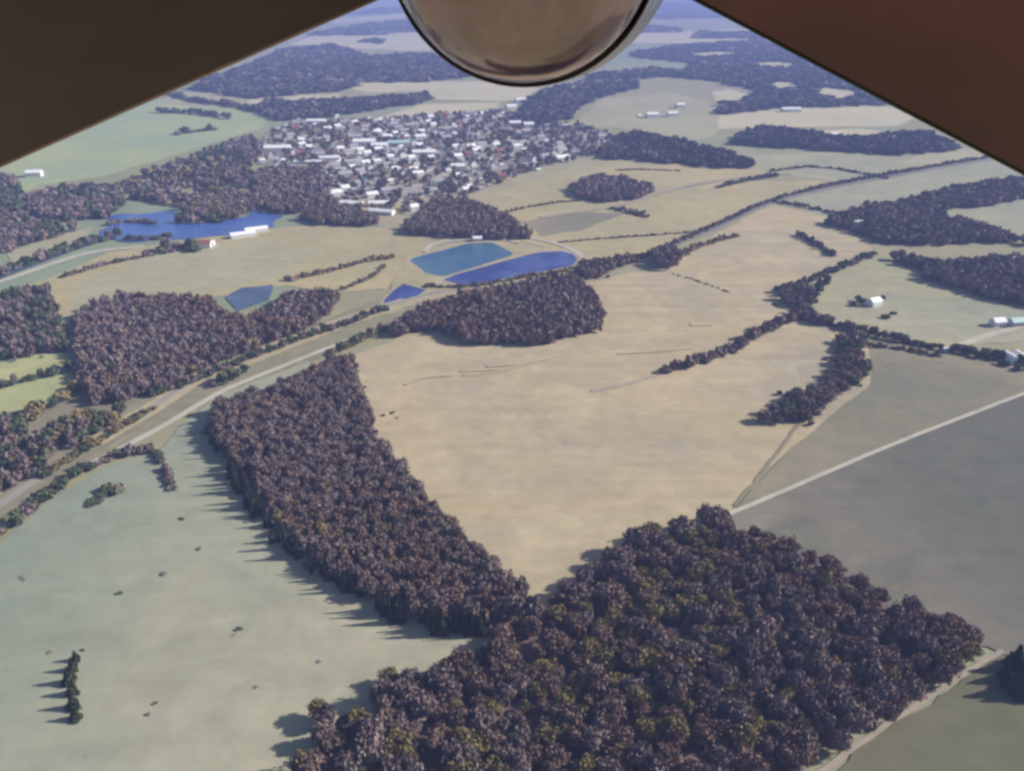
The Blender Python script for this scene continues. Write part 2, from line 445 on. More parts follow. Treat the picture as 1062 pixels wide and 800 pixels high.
# water
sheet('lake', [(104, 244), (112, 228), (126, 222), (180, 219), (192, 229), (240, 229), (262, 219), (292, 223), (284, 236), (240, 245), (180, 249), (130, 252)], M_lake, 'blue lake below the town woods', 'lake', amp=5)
sheet('lagoon', [(425, 271), (429, 268), (482, 254), (488, 253), (509, 252), (515, 254), (532, 263), (530, 266), (463, 287), (458, 287.5), (442, 284)], M_teal, 'teal settling lagoon with straight banks', 'lagoon', amp=0.3)
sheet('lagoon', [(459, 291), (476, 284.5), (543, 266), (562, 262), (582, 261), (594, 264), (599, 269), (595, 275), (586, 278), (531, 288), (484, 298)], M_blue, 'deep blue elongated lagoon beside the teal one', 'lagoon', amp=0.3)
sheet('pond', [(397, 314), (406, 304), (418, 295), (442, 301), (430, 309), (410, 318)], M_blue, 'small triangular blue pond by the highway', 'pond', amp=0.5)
sheet('pond', [(234, 309), (251, 299), (283, 296), (279, 312), (247, 323)], M_pond, 'small grey blue pond at the edge of the leafless wood', 'pond', amp=1)
ribbon('river', [(-60, 310), (0, 285), (50, 266), (90, 252), (125, 243)], 22, M_pond, 'narrow dull blue river leading into the lake', 'river')

# roads
ribbon('road', [(-60, 312), (0, 293), (52, 275), (92, 262), (150, 256)], 9, M_road, 'pale road running along the river', 'road')
ribbon('road', [(756, 534), (800, 515.5), (850, 494), (900, 472.5), (950, 452), (1062, 409), (1200, 358)], 3.0, M_road, 'pale straight gravel road beside the dark tilled field', 'road', 0, 0.15)
ribbon('road', [(978, 366), (1010, 353), (1062, 338), (1200, 300)], 7, M_road, 'pale farm road leading to the white sheds', 'road')
ribbon('road', [(1040, 676), (1000, 700), (950, 732), (885, 778), (800, 840)], 2.4, M_dirt, 'pale track along the edge of the near wood', 'road', 1, 0.3)
ribbon('track', [(613, 407), (640, 402), (668, 394), (694, 386)], 3.6, M_dirt, 'curved sandy track in the tan stubble field', 'track', 2, 0.4)
ribbon('track', [(480, 390), (500, 389), (530, 384), (560, 372)], 4.5, M_bank, 'faint sandy scrape in the tan stubble field', 'track', 2, 1.5)
ribbon('verge', [(-80, 590), (0, 545), (40, 508), (100, 473), (160, 443), (217, 409), (240, 397), (298, 374), (345, 355), (400, 333), (440, 315)], 12, M_verge, 'green grass strip beside the near carriageway', 'verge', wob=1.0)
ribbon('verge', [(100, 462), (161, 425), (204, 394), (263, 371), (331, 344), (400, 321), (424, 313)], 20, M_bank, 'pale dry strip beside the far carriageway', 'verge', wob=1.2)
ribbon('highway_lane', [(-80, 574), (0, 526), (30, 504), (60, 483), (110, 454), (161, 422), (204, 391), (263, 369), (331, 342), (400, 318), (426, 311), (450, 304), (480, 300)], 6, M_lane, 'far pale carriageway of the divided highway', 'road')
ribbon('highway_lane', [(-80, 600), (0, 553), (40, 514), (100, 479), (160, 449), (217, 414), (240, 402), (298, 379), (345, 360), (400, 339), (440, 323), (480, 306)], 5, M_road, 'near pale carriageway of the divided highway', 'road')
ribbon('verge', [(-60, 572), (0, 538), (40, 506), (70, 486), (120, 458), (170, 428), (208, 402)], 5, M_olive, 'dark ditch between the two carriageways', 'verge', wob=0.8)
ribbon('road', [(560, 226), (632, 216), (656, 210), (686, 200), (716, 192), (760, 186), (820, 180)], 9, M_dirt, 'pinkish road across the hayfields south of the town', 'road')
ribbon('road', [(640, 277), (690, 257), (740, 238), (800, 210), (870, 193), (960, 177), (1060, 160)], 8, M_tarmac, 'long straight hedge lined road', 'road', 1)
ribbon('road', [(505, 252), (540, 246), (575, 252), (603, 264), (610, 278)], 6, M_road, 'pale lane around the end of the lagoons', 'road')
ribbon('road', [(440, 262), (450, 252), (500, 248), (540, 252)], 6, M_road, 'pale lane behind the teal lagoon', 'road')
for k, s in enumerate([[(268, 170), (307, 171), (335, 167), (400, 158), (470, 150), (560, 146)], [(350, 214), (372, 196), (400, 170), (412, 150), (420, 126)], [(430, 222), (440, 190), (452, 160), (462, 122)], [(340, 190), (400, 186), (470, 178), (560, 164)], [(300, 150), (360, 146), (430, 138), (520, 130)], [(480, 206), (490, 170), (498, 140), (514, 124), (540, 104)]]):
    ribbon('street', s, 8, M_tarmac if k % 2 else M_road, ['street from the west end of the town past the long white sheds', 'street climbing through the west side of the town', 'middle street climbing through the town', 'cross street through the south of the town', 'cross street through the north of the town', 'street leaving the town towards the far wood'][k], 'street')

ribbon('track', [(848, 400), (830, 440), (800, 480), (762, 526)], 2.2, M_olive, 'faint dark wheel track down the side of the tan stubble field', 'track', 2, 0.8)
for k, sx in enumerate([[(505, 381), (545, 378), (575, 371), (590, 362)], [(478, 386), (520, 384)], [(640, 368), (680, 366), (720, 362)], [(716, 338), (738, 337)], [(420, 400), (440, 392), (470, 390)]]):
    ribbon('bare_streak', sx, (4, 3, 2.5, 6, 3)[k], M_streak, 'pale worn streak %s in the tan stubble field' % ('curling towards the russet wood', 'below the russet wood edge', 'level with the hedge end', 'shining near the curved hedge', 'beside the strip wood')[k], 'bare soil', 2, 1.2)
# ------------------------------------------------------------------ foliage shapes
def crown(n, q, lumps, seed, aspect=1.0, rand=0.7, shape='round', zmin=0.12, fine=1.0):
    """n loose leaf/twig quads of half size q in a crown of radius 1 and height 1 (z 0..1)"""
    r = np.random.default_rng(seed)
    if shape == 'cone':
        z = r.uniform(0.04, 1, n) ** 1.15
        a = r.uniform(0, 6.283, n)
        rad = (1.02 - z) * r.uniform(0.55, 1.05, n) * (1 + 0.22 * np.sin(a * 3 + z * 9))
        c = np.stack([np.cos(a) * rad, np.sin(a) * rad, z], 1)
        nr = np.stack([np.cos(a), np.sin(a), np.full(n, 0.5)], 1)
    else:
        lc = []
        while len(lc) < lumps:
            v = r.uniform(-1, 1, 3)
            if 0.2 < np.linalg.norm(v) < 1: lc.append(v * 0.68)
        lc = np.array(lc); lr = r.uniform(0.26, 0.5, lumps) * fine
        k = r.integers(0, lumps, n)
        d = r.normal(0, 1, (n, 3)); d /= np.linalg.norm(d, axis=1)[:, None]
        c = lc[k] + d * (lr[k] * r.uniform(0.55, 1.0, n) ** 0.5)[:, None]
        nr = d * 0.7 + c * 0.5
        stray = r.random(n) < 0.14            # twigs that stand out of the crown
        c = c + (d * (0.16 * r.random(n)[:, None]) + np.array((0, 0, 0.12)) * r.random(n)[:, None]) * stray[:, None]
        c[:, 2] = zmin + (1 - zmin) * np.clip(c[:, 2] * 0.5 + 0.5, -0.05, 1.1)
    nr = nr + r.normal(0, rand, (n, 3))
    nr /= np.linalg.norm(nr, axis=1)[:, None]
    t = np.cross(nr, r.normal(0, 1, (n, 3))); t /= np.linalg.norm(t, axis=1)[:, None]
    b = np.cross(nr, t)
    s = q * r.uniform(0.55, 1.35, n)[:, None]
    V = np.stack([c - t * s * aspect - b * s * 0.8, c + t * s * aspect - b * s, c + t * s * aspect * 0.7 + b * s, c - t * s * aspect + b * s * 0.7], 1)
    tn = r.uniform(0.86, 1.14, n)[:, None] * (1 + r.normal(0, 0.04, (n, 3)))
    return V, tn


LOD = {}


def lod(kind, level):
    key = (kind, level)
    if key not in LOD:
        n, q, l = {0: (650, 0.078, 16), 1: (260, 0.135, 11), 2: (100, 0.22, 8), 3: (40, 0.36, 6)}[level]
        LOD[key] = [crown(n, q, l, 100 + 17 * i + level + 1000 * (kind == 'cone'), 1.0, 0.9 if level else 1.0, kind) for i in range(6)]
    return LOD[key]


KCOL = {'bare': ((0.245, 0.188, 0.172), (0.172, 0.136, 0.134)), 'russet': ((0.228, 0.158, 0.128), (0.162, 0.110, 0.095)),
        'golden': ((0.265, 0.205, 0.085), (0.180, 0.152, 0.075)), 'pine': ((0.075, 0.075, 0.068), (0.095, 0.080, 0.080)), 'cedar': ((0.035, 0.050, 0.026), (0.050, 0.062, 0.030)),
        'green': ((0.105, 0.125, 0.065), (0.075, 0.098, 0.055))}


def bake(trees):
    """trees: list of (x, y, z0, radius, height, kind, level) -> quads, tints"""
    Vs, Ts = [], []
    for x, y, z0, rad, h, kind, lv in trees:
        tpl = lod('cone' if kind == 'cedar' else 'round', lv)
        V, tn = tpl[rng.integers(len(tpl))]
        a = rng.uniform(0, 6.283); ca, sa = math.cos(a), math.sin(a)
        W = np.empty_like(V)
        W[..., 0] = (V[..., 0] * ca - V[..., 1] * sa) * rad + x
        W[..., 1] = (V[..., 0] * sa + V[..., 1] * ca) * rad + y
        W[..., 2] = V[..., 2] * h + z0
        ka, kb = np.array(KCOL[kind][0]), np.array(KCOL[kind][1])
        c = (ka + (kb - ka) * rng.random()) * rng.uniform(0.88, 1.15)
        Vs.append(W); Ts.append(tn * c)
    return np.concatenate(Vs), np.concatenate(Ts)


M_fol = foliage_mat('mixed_foliage')
M_crown = {k: foliage_mat(k + '_crown', KCOL[k][0], KCOL[k][1]) for k in KCOL}
M_bark = plain('bark', (0.13, 0.105, 0.09), 0.95, var=0.3, scale=2)


def tube(V, Fc, a, b, r0, r1, seg=6):
    a, b = Vector(a), Vector(b)
    d = (b - a).normalized()
    x = d.orthogonal().normalized(); y = d.cross(x)
    i0 = len(V)
    for p, r in ((a, r0), (b, r1)):
        for k in range(seg):
            t = 2 * math.pi * k / seg
            V.append(p + x * (math.cos(t) * r) + y * (math.sin(t) * r))
    for k in range(seg):
        k2 = (k + 1) % seg
        Fc.append((i0 + k, i0 + k2, i0 + seg + k2, i0 + seg + k))
    Fc.append(tuple(i0 + seg + k for k in range(seg)))
    Fc.append(tuple(i0 + seg - 1 - k for k in range(seg)))


def trunk_mesh(seed, h, cone=False):
    r = random.Random(seed)
    V, Fc = [], []
    if cone:
        tube(V, Fc, (0, 0, -0.2), (0, 0, h * 0.9), 0.16, 0.03)
    else:
        top = (r.uniform(-.4, .4), r.uniform(-.4, .4), h * 0.55)
        tube(V, Fc, (0, 0, -0.2), top, 0.28, 0.17, 7)
        tube(V, Fc, top, (top[0] + r.uniform(-.6, .6), top[1] + r.uniform(-.6, .6), h * 0.9), 0.16, 0.05)
        for k in range(6):
            a = k * 1.05 + r.uniform(-.3, .3); z = h * r.uniform(0.28, 0.6)
            e = (math.cos(a) * r.uniform(1.8, 3), math.sin(a) * r.uniform(1.8, 3), z + h * r.uniform(0.15, 0.3))
            tube(V, Fc, (top[0] * z / h, top[1] * z / h, z), e, 0.1, 0.035, 5)
    return mesh_from('trunk', V, Fc, [M_bark])


PROTO = {}


def proto(kind, i):
    if (kind, i) not in PROTO:
        if kind == 'cedar':
            V, t = crown(420, 0.16, 0, 500 + i, 1.0, 0.6, 'cone')
            rad, h = 3.3, 7.5
        else:
            V, t = crown(1700, 0.045, 40, 300 + i * 7 + len(kind), 2.0 if kind == 'bare' else 1.3, 1.0, fine=0.72)
            rad, h = 5.3, {'bare': 10.5, 'russet': 10.0, 'golden': 9.5, 'green': 9.0}[kind]
        V = V * np.array((rad, rad, h)) + np.array((0, 0, h * 0.04))
        PROTO[(kind, i)] = (trunk_mesh(i * 3 + 1, h, kind == 'cedar'), quads_mesh('crown', V, t, M_crown[kind]))
    return PROTO[(kind, i)]


NAME = {'bare': 'bare_tree', 'russet': 'russet_tree', 'golden': 'golden_tree', 'cedar': 'cedar_tree', 'green': 'leafy_tree'}


def tree(kind, x, y, s, label, group=None):
    tm, cm = proto(kind, int(rng.integers(6)))
    root = bpy.data.objects.new(NAME[kind], None)
    COL.objects.link(root)
    root.location = (x, y, 0); root.rotation_euler = (0, 0, rng.uniform(0, 6.28)); root.scale = (s * rng.uniform(0.92, 1.1),) * 2 + (s,)
    root.empty_display_size = 1
    tag(root, label, 'tree', group)
    link('trunk', tm, root); link('crown', cm, root)
    return root


# ------------------------------------------------------------------ woods
def spacing(d):
    return 5.5 if d < 900 else 5.5 * (d / 900) ** 1.35


def scatter(outline, mix, h=9.8, dens=1.0, edge_kind=None, sp=None, holes=()):
    """trees whose base and top both fall inside the outline seen in the photo"""
    ol = np.array(outline, float)
    g = np.array([P(px, max(py, -12)) for px, py in ol])
    lo, hi = g.min(0), g.max(0)
    s = sp or spacing(np.linalg.norm(g, axis=1).mean())
    nx, ny = int((hi[0] - lo[0]) / s) + 2, int((hi[1] - lo[1]) / s) + 2
    X, Y = np.meshgrid(lo[0] + np.arange(nx) * s, lo[1] + np.arange(ny) * s)
    Y = Y + (np.arange(nx) % 2)[None, :] * s * 0.5
    X = X + rng.uniform(-.36, .36, X.shape) * s; Y = Y + rng.uniform(-.36, .36, Y.shape) * s
    X, Y = X.ravel(), Y.ravel()
    bx, by = proj(X, Y, 0.0); tx, ty = proj(X, Y, h * 0.72)
    ok = inside(bx, by, ol) & inside(tx, ty, ol)
    for hp in holes: ok &= ~(inside(bx, by, np.array(hp, float)) | inside(tx, ty, np.array(hp, float)))
    if dens < 1: ok &= rng.random(len(X)) < dens
    X, Y = X[ok], Y[ok]
    kinds = list(mix); p = np.array([mix[k] for k in kinds], float); p /= p.sum()
    out = []
    for x, y in zip(X, Y):
        d = math.hypot(x, y)
        # patches of one kind
        w = p * (1 + 0.8 * np.sin(np.array([x / 31 + i * 2.1 for i in range(len(kinds))]) + y / 27 * np.cos(np.arange(len(kinds)))))
        w = np.clip(w, 0.01, None)
        k = kinds[rng.choice(len(kinds), p=w / w.sum())]
        sc = min(1.45, max(0.62, rng.normal(1.0, 0.19 if sp and sp > 7 else 0.12))) * (0.9 if k in ('golden', 'green') else 1.0)
        lv = (0 if sp else 1) if d < 650 else 1 if d < 1100 else 2 if d < 2200 else 3
        out.append([x, y, 0.0, s * rng.uniform(0.66, 0.86) * (0.5 + 0.5 * sc) if k != 'cedar' else s * 0.42 * sc, h * sc * (1.0 if s < 12 else 1.1), k, lv])
    if s < 7.1:      # saplings and scrub straying out of the edge
        for t in list(out):
            if rng.random() < 0.16:
                a, q = rng.uniform(0, 6.283), s * rng.uniform(0.9, 1.9)
                out.append([t[0] + math.cos(a) * q, t[1] + math.sin(a) * q, 0, t[3] * rng.uniform(.25, .5), t[4] * rng.uniform(.2, .5), t[5], min(2, t[6] + 1)])
    return out, (X, Y, s)


def litter(X, Y, s, parent_label):
    """woodland floor under the trees: one sheet of cells"""
    cells = set()
    for x, y in zip(X, Y):
        i, j = int(math.floor(x / s)), int(math.floor(y / s))
        cells |= {(i + p, j + q) for p in (0, 1) for q in (0, 1)}
    vid, V, Fc = {}, [], []
    z = LAYER[0]; LAYER[0] += 0.012
    def v(i, j):
        if (i, j) not in vid:
            vid[(i, j)] = len(V)
            r = np.random.default_rng(abs(i * 7919 + j * 104729) % (2 ** 31))
            V.append(((i + r.uniform(-.3, .3)) * s, (j + r.uniform(-.3, .3)) * s, z))
        return vid[(i, j)]
    for i, j in cells:
        if not all((i + p, j + q) in cells for p in (-1, 0, 1) for q in (-1, 0, 1)): continue
        Fc.append((v(i, j), v(i + 1, j), v(i + 1, j + 1), v(i, j + 1)))
    if not Fc: return None
    return tag(link('woodland_floor', mesh_from('woodland_floor', V, Fc, [M_litter])), 'leaf strewn floor under ' + parent_label, 'ground', kind='structure')


def wood(outline, label, mix=None, h=9.8, floor_as=None, **kw):
    tr, (X, Y, s) = scatter(outline, mix or {'bare': 0.72, 'russet': 0.22, 'golden': 0.03, 'green': 0.03}, h, **kw)
    if not tr: print('EMPTY WOOD', label); return []
    V, T = bake(tr)
    tag(link('woodland', quads_mesh('woodland', V, T, M_fol)), label, 'wood', kind='stuff')
    litter(X, Y, s, floor_as or 'the trees')
    return tr


# the two near woods: the closest trees stand as trees of their own
W_NEAR = [(250, 900), (300, 800), (346, 766), (322, 752), (318, 732), (334, 722), (352, 738), (372, 730), (385, 708), (410, 700), (432, 702), (440, 690), (468, 688), (498, 668), (515, 640), (545, 618), (566, 612), (600, 598), (640, 566), (680, 548), (712, 544), (738, 520), (752, 528), (762, 540), (800, 548), (828, 566), (850, 572), (900, 606), (960, 632), (1026, 664), (1004, 696), (950, 728), (884, 776), (840, 810), (760, 900)]
W_STRIP = [(216, 438), (226, 418), (250, 410), (300, 392), (334, 374), (364, 370), (374, 404), (386, 440), (416, 480), (448, 520), (488, 560), (540, 598), (566, 612), (550, 625), (524, 650), (500, 656), (456, 648), (408, 636), (360, 612), (322, 584), (298, 560), (276, 530), (258, 506), (248, 490), (232, 470), (222, 456)]
near, (X1, Y1, s1) = scatter(W_NEAR, {'bare': 0.36, 'russet': 0.38, 'golden': 0.26}, 9.8, sp=7.2)
strip, (X2, Y2, s2) = scatter(W_STRIP, {'bare': 0.80, 'russet': 0.17, 'golden': 0.03}, 9.8, sp=5.4)
litter(X1, Y1, s1, 'the near wood'); litter(X2, Y2, s2, 'the long strip wood')
LIMIT = {'bare': 275, 'russet': 285, 'golden': 240}
used = {'bare': 0, 'russet': 0, 'golden': 0}
rest_near, rest_strip = [], []
both = [(t, True) for t in near] + [(t, False) for t in strip]
both.sort(key=lambda q: q[0][0] ** 2 + q[0][1] ** 2)
TXT = {'bare': 'bare grey brown tree, one of many alike in the near wood',
       'russet': 'russet tree still holding brown leaves, one of many alike in the near wood',
       'golden': 'olive gold tree scattered among the bare ones of the near wood'}
for t, is_near in both:
    k = t[5]
    bx, by = proj(np.array([t[0]]), np.array([t[1]]), 7.0)
    if is_near and t[4] > 5.5 and used[k] < LIMIT[k] and -10 < bx[0] < 1070 and by[0] < 803:
        used[k] += 1
        tree(k, t[0], t[1], t[4] / 9.8, TXT[k], {'bare': 'bare trees of the near wood', 'russet': 'russet trees of the near wood', 'golden': 'olive gold trees of the near wood'}[k])
    else:
        (rest_near if is_near else rest_strip).append(t)
print('individual trees', used, 'rest', len(rest_near), len(rest_strip))
V, T = bake(rest_near)
tag(link('woodland', quads_mesh('woodland', V, T, M_fol)), 'back half of the large mixed brown wood nearest the camera', 'wood', kind='stuff')
def edge_cedars(px, n, hmin, hmax, rad):
    out = []
    seg = [np.array(P(*p)) for p in px]
    for _ in range(n):
        i = rng.integers(len(seg) - 1); t = rng.random()
        q = seg[i] * (1 - t) + seg[i + 1] * t + rng.normal(0, 1.8, 2)
        out.append([q[0], q[1], 0, rad * rng.uniform(.7, 1.2), rng.uniform(hmin, hmax), 'cedar', 1])
    return out


rest_strip += edge_cedars([(222, 440), (226, 462), (240, 490), (254, 512), (268, 536), (292, 566), (322, 592), (364, 618), (412, 642), (460, 655), (500, 658)], 120, 5, 13, 2.0)
V, T = bake(rest_strip)
tag(link('woodland', quads_mesh('woodland', V, T, M_fol)), 'long bare purple brown wood between the grey green and tan fields', 'wood', kind='stuff')

FARMIX = {'bare': 0.06, 'pine': 0.94}
wood([(404, 352), (408, 336), (436, 316), (489, 300), (538, 294), (576, 283), (604, 291), (620, 309), (627, 324), (622, 344), (561, 360), (482, 360), (467, 350), (444, 344)], 'rounded russet brown wood below the blue lagoon', {'bare': 0.5, 'russet': 0.47, 'golden': 0.03})
wood([(77, 330), (100, 312), (123, 305), (213, 306), (236, 324), (252, 330), (282, 318), (298, 301), (352, 300), (350, 318), (323, 341), (255, 367), (204, 388), (157, 412), (98, 424), (82, 390)], 'leafless wood left of the highway')
wood([(-40, 305), (51, 294), (64, 330), (70, 366), (0, 374), (-40, 378)], 'greenish trees left of the leafless wood', {'green': 0.65, 'bare': 0.35}, dens=0.65)
wood([(26, 222), (30, 200), (66, 192), (120, 192), (129, 212), (112, 228), (60, 230)], 'bluish clump of wood on the near shore beside the lake', {'bare': 0.7, 'green': 0.3}, dens=0.85)
wood([(-60, 176), (14, 180), (22, 200), (30, 226), (100, 236), (60, 246), (8, 262), (-60, 285)], 'dark wood under the tip of the left wing', {'green': 0.4, 'bare': 0.6}, dens=0.75)
wood([(128, 205), (126, 186), (185, 163), (262, 138), (266, 150), (262, 172), (264, 214), (240, 228), (196, 226), (180, 214)], 'mixed trees between green pasture and lake', {'bare': 0.5, 'green': 0.32, 'golden': 0.18}, dens=0.4)
wood([(190, 222), (206, 204), (262, 200), (268, 216), (246, 228), (200, 228)], 'olive tinted trees on the lake peninsula', {'golden': 0.4, 'bare': 0.6})
wood([(262, 214), (264, 178), (300, 172), (338, 178), (346, 210), (312, 222), (280, 222)], 'dense leafless wood between lake and town')
wood([(299, 226), (344, 210), (400, 226), (389, 236), (325, 234)], 'low purple wood south of the paved yards')
wood([(412, 238), (431, 226), (450, 204), (484, 206), (524, 222), (563, 248), (514, 250), (453, 246), (434, 246)], 'purple wood between the town and the lagoons', {'bare': 0.6, 'russet': 0.4})
wood([(848, 232), (884, 214), (932, 208), (974, 197), (1023, 187), (1140, 176), (1140, 204), (1062, 207), (1020, 216), (963, 219), (1000, 226), (1062, 246), (1140, 256), (1140, 264), (1038, 252), (944, 256), (906, 250), (880, 240)], 'dark wood spreading across the mint coloured fields', {'bare': 0.7, 'green': 0.3})
wood([(905, 258), (932, 262), (982, 270), (1062, 264), (1140, 268), (1140, 330), (1062, 318), (1029, 312), (990, 300), (955, 290), (958, 282), (930, 272)], 'dark wood behind the farmhouse field', {'bare': 0.7, 'green': 0.3})
wood([(590, 196), (602, 186), (612, 182), (650, 184), (686, 196), (660, 208), (625, 211), (600, 207)], 'purple copse in the yellowish hayfield')
wood([(618, 158), (640, 140), (660, 136), (705, 144), (762, 159), (800, 175), (736, 175), (660, 167), (626, 165)], 'long dark wood behind the hayfield', FARMIX)
wood([(752, 150), (768, 138), (790, 131), (849, 137), (917, 138), (963, 136), (1000, 156), (925, 162), (811, 154)], 'dark wood below the right wing', FARMIX, holes=CLEAR)
wood([(190, 92), (245, 72), (298, 50), (345, 46), (366, 52), (380, 58), (440, 55), (476, 66), (490, 80), (440, 85), (372, 86), (360, 96), (320, 97), (262, 103)], 'very large blue wood beyond the town', FARMIX)
wood([(256, 112), (280, 104), (352, 103), (440, 96), (452, 104), (430, 109), (374, 117), (330, 124), (290, 126)], 'long blue wood at the far edge of the town', FARMIX)
wood([(526, 130), (548, 104), (562, 94), (600, 86), (660, 84), (660, 92), (626, 101), (604, 110), (590, 124), (560, 130)], 'blue wood under the aircraft nose', FARMIX)
wood([(655, 54), (709, 46), (789, 42), (860, 60), (960, 100), (960, 110), (849, 111), (773, 113), (740, 110), (790, 96), (740, 84), (700, 82), (720, 66), (660, 60)], 'vast blue woodland beyond the right wing edge', FARMIX, holes=CLEAR)
wood([(740, 112), (800, 108), (800, 114), (745, 120)], 'thin blue wood above the pale green field', FARMIX)
wood([(600, 78), (690, 70), (720, 76), (700, 80), (620, 84)], 'thin far wood right of the aircraft nose', FARMIX)
wood([(680, 20), (686, 4), (760, -4), (800, 10), (740, 19)], 'farthest blue woodland beside the right wing', FARMIX)
wood([(720, 40), (730, 32), (800, 34), (800, 41)], 'small far blue copse by the right wing', FARMIX)
wood([(660, 33), (672, 26), (706, 29), (700, 35)], 'small far blue copse by the aircraft nose', FARMIX)
wood([(320, 37), (346, 29), (420, 20), (440, 24), (450, 31), (390, 37)], 'far blue wood beside the left wing', FARMIX)
wood([(372, 16), (390, 8), (424, 6), (424, 13)], 'farthest blue wood beside the left wing', FARMIX)
wood([(372, 44), (380, 40), (396, 42), (390, 46)], 'tiny far copse in a whitish field', FARMIX)
wood([(20, 470), (40, 440), (94, 424), (150, 412), (170, 410), (130, 434), (80, 464), (30, 500), (0, 520), (-40, 530), (-40, 480)], 'scrubby roadside trees left of the highway', {'bare': 0.5, 'green': 0.3, 'golden': 0.2}, dens=0.7, h=9)
wood([(-40, 430), (20, 430), (30, 460), (10, 476), (-40, 480)], 'grey green trees at the left edge below the pastures', {'green': 0.6, 'bare': 0.4}, h=10)
wood([(596, 284), (602, 272), (640, 266), (656, 262), (664, 270), (640, 280), (612, 292)], 'brown scrub between lagoon and hedge lined road', {'russet': 0.6, 'bare': 0.4}, h=8)
wood([(676, 276), (680, 258), (692, 254), (706, 260), (708, 272), (692, 282)], 'round purple clump at the road bend', h=12)
wood([(806, 306), (812, 298), (830, 294), (846, 296), (842, 320), (858, 326), (880, 332), (890, 340), (850, 338), (826, 330)], 'scrub at the meeting of the hedges', {'bare': 0.6, 'green': 0.4}, h=8, dens=0.8)
wood([(776, 440), (800, 420), (822, 402), (846, 398), (862, 378), (870, 352), (878, 342), (896, 345), (897, 364), (903, 384), (889, 400), (861, 418), (840, 439), (800, 441)], 'wooded gully between tan and olive fields', {'bare': 0.6, 'russet': 0.2, 'green': 0.2}, h=8, sp=6)

# ------------------------------------------------------------------ hedges
def hedge(px, w, h, label, kind='bare', kind2='green', smooth=1, gap=0.0):
    pts = [np.array(P(*p)) for p in smooth_line([tuple(p) for p in px], smooth)]
    tr = []
    for a, b in zip(pts[:-1], pts[1:]):
        ln = np.linalg.norm(b - a)
        step = max(2.2, w * 0.45)
        for k in range(max(1, int(ln / step))):
            if rng.random() < min(gap, 0.1): continue
            p = a + (b - a) * (k + 0.2 + 0.6 * rng.random()) * step / ln
            d = np.linalg.norm(p)
            r = w * rng.uniform(0.42, 0.8)
            tr.append([p[0] + rng.normal(0, w * .15), p[1] + rng.normal(0, w * .15), 0, r, h * rng.uniform(0.4, 1.4), kind if rng.random() < 0.65 else kind2, 1 if d < 700 else 2])
    V, T = bake(tr)
    tag(link('hedgerow', quads_mesh('hedgerow', V, T, M_fol)), label, 'hedgerow')


hedge([(686, 387), (712, 382), (742, 372), (770, 358), (792, 345), (826, 331)], 7, 7, 'tall brown hedge curving through the tan stubble field', 'russet', 'bare')
hedge([(826, 331), (860, 338), (900, 348), (940, 356), (984, 365), (1030, 373), (1080, 380)], 6, 6, 'dark hedge along the lane to the white sheds', 'green', 'bare')
hedge([(806, 304), (836, 294), (870, 280), (908, 264)], 5.5, 5, 'dark hedge climbing to the right-hand wood', 'green', 'bare')
hedge([(836, 322), (846, 304), (858, 294)], 6, 7, 'short dark hedge above the meeting of hedges', 'green', 'cedar')
hedge([(645, 276), (690, 258), (740, 236), (800, 208), (870, 191), (960, 175), (1060, 158)], 4.5, 4.5, 'long straight hedge beside the tarmac road')
hedge([(802, 210), (830, 214), (866, 223), (884, 228)], 4, 4, 'hedge between road and right-hand wood')
hedge([(826, 244), (842, 252), (866, 267)], 5, 5, 'isolated slanting hedge in the light brown field', 'green', 'bare')
hedge([(745, 195), (770, 189), (806, 183)], 6, 5, 'isolated level hedge in the straw field', 'green', 'bare')
hedge([(704, 268), (722, 258), (740, 252), (766, 245)], 5, 5, 'ragged hedge right of the round purple clump', 'golden', 'bare')
hedge([(580, 252), (640, 247), (700, 243), (730, 240)], 3, 2, 'faint low hedge across the straw field')
hedge([(694, 284), (724, 292), (756, 304)], 2.2, 1.2, 'faint low hedge above the tan stubble field')
hedge([(636, 217), (650, 220), (672, 226)], 6, 5, 'short isolated hedge below the pinkish road', 'green', 'bare')
hedge([(500, 228), (560, 212), (640, 206)], 3, 3, 'thin hedge in the yellowish hayfield', gap=0.4)
hedge([(640, 177), (670, 176), (708, 178)], 6, 1.5, 'reddish strip of scrub in the hayfield', 'russet', 'russet')
hedge([(-60, 605), (0, 556), (30, 532), (60, 507), (92, 486), (120, 475), (156, 468)], 7, 5, 'curving hedge between highway and grey green field', 'green', 'bare')
hedge([(150, 468), (160, 471), (169, 480), (176, 496), (179, 512)], 4.5, 3.5, 'hooked end of the hedge in the grey green field', 'bare', 'green')
hedge([(160, 412), (208, 394), (260, 373), (297, 358), (340, 344), (400, 322)], 6, 5, 'dark hedge in the median of the highway', 'green', 'bare')
hedge([(220, 404), (240, 396), (252, 388)], 8, 7, 'clump of dark bushes at the highway crossing', 'green', 'bare')
hedge([(400, 342), (380, 352), (340, 370)], 6, 5, 'bushy edge between highway and tan stubble field', 'green', 'golden')
hedge([(160, 425), (120, 448), (80, 472), (40, 500)], 6, 4, 'broken bushes along the far carriageway', 'golden', 'green', gap=0.35)
hedge([(0, 402), (40, 392), (74, 384)], 7, 6, 'dark hedge between the two yellow green pastures', 'green', 'bare')
hedge([(26, 440), (44, 428), (66, 414), (82, 404)], 8, 6, 'bushy hedge below the lower yellow green pasture', 'green', 'golden')
hedge([(0, 286), (50, 268), (96, 252), (130, 246)], 10, 8, 'dark trees lining the narrow river', 'green', 'bare')
hedge([(128, 250), (150, 249), (180, 247)], 9, 6, 'broken dark bushes on the near shore of the lake', 'bare', 'green', gap=0.45)
hedge([(184, 232), (200, 232), (232, 230)], 12, 8, 'dark trees at the tip of the lake peninsula', 'green', 'bare')
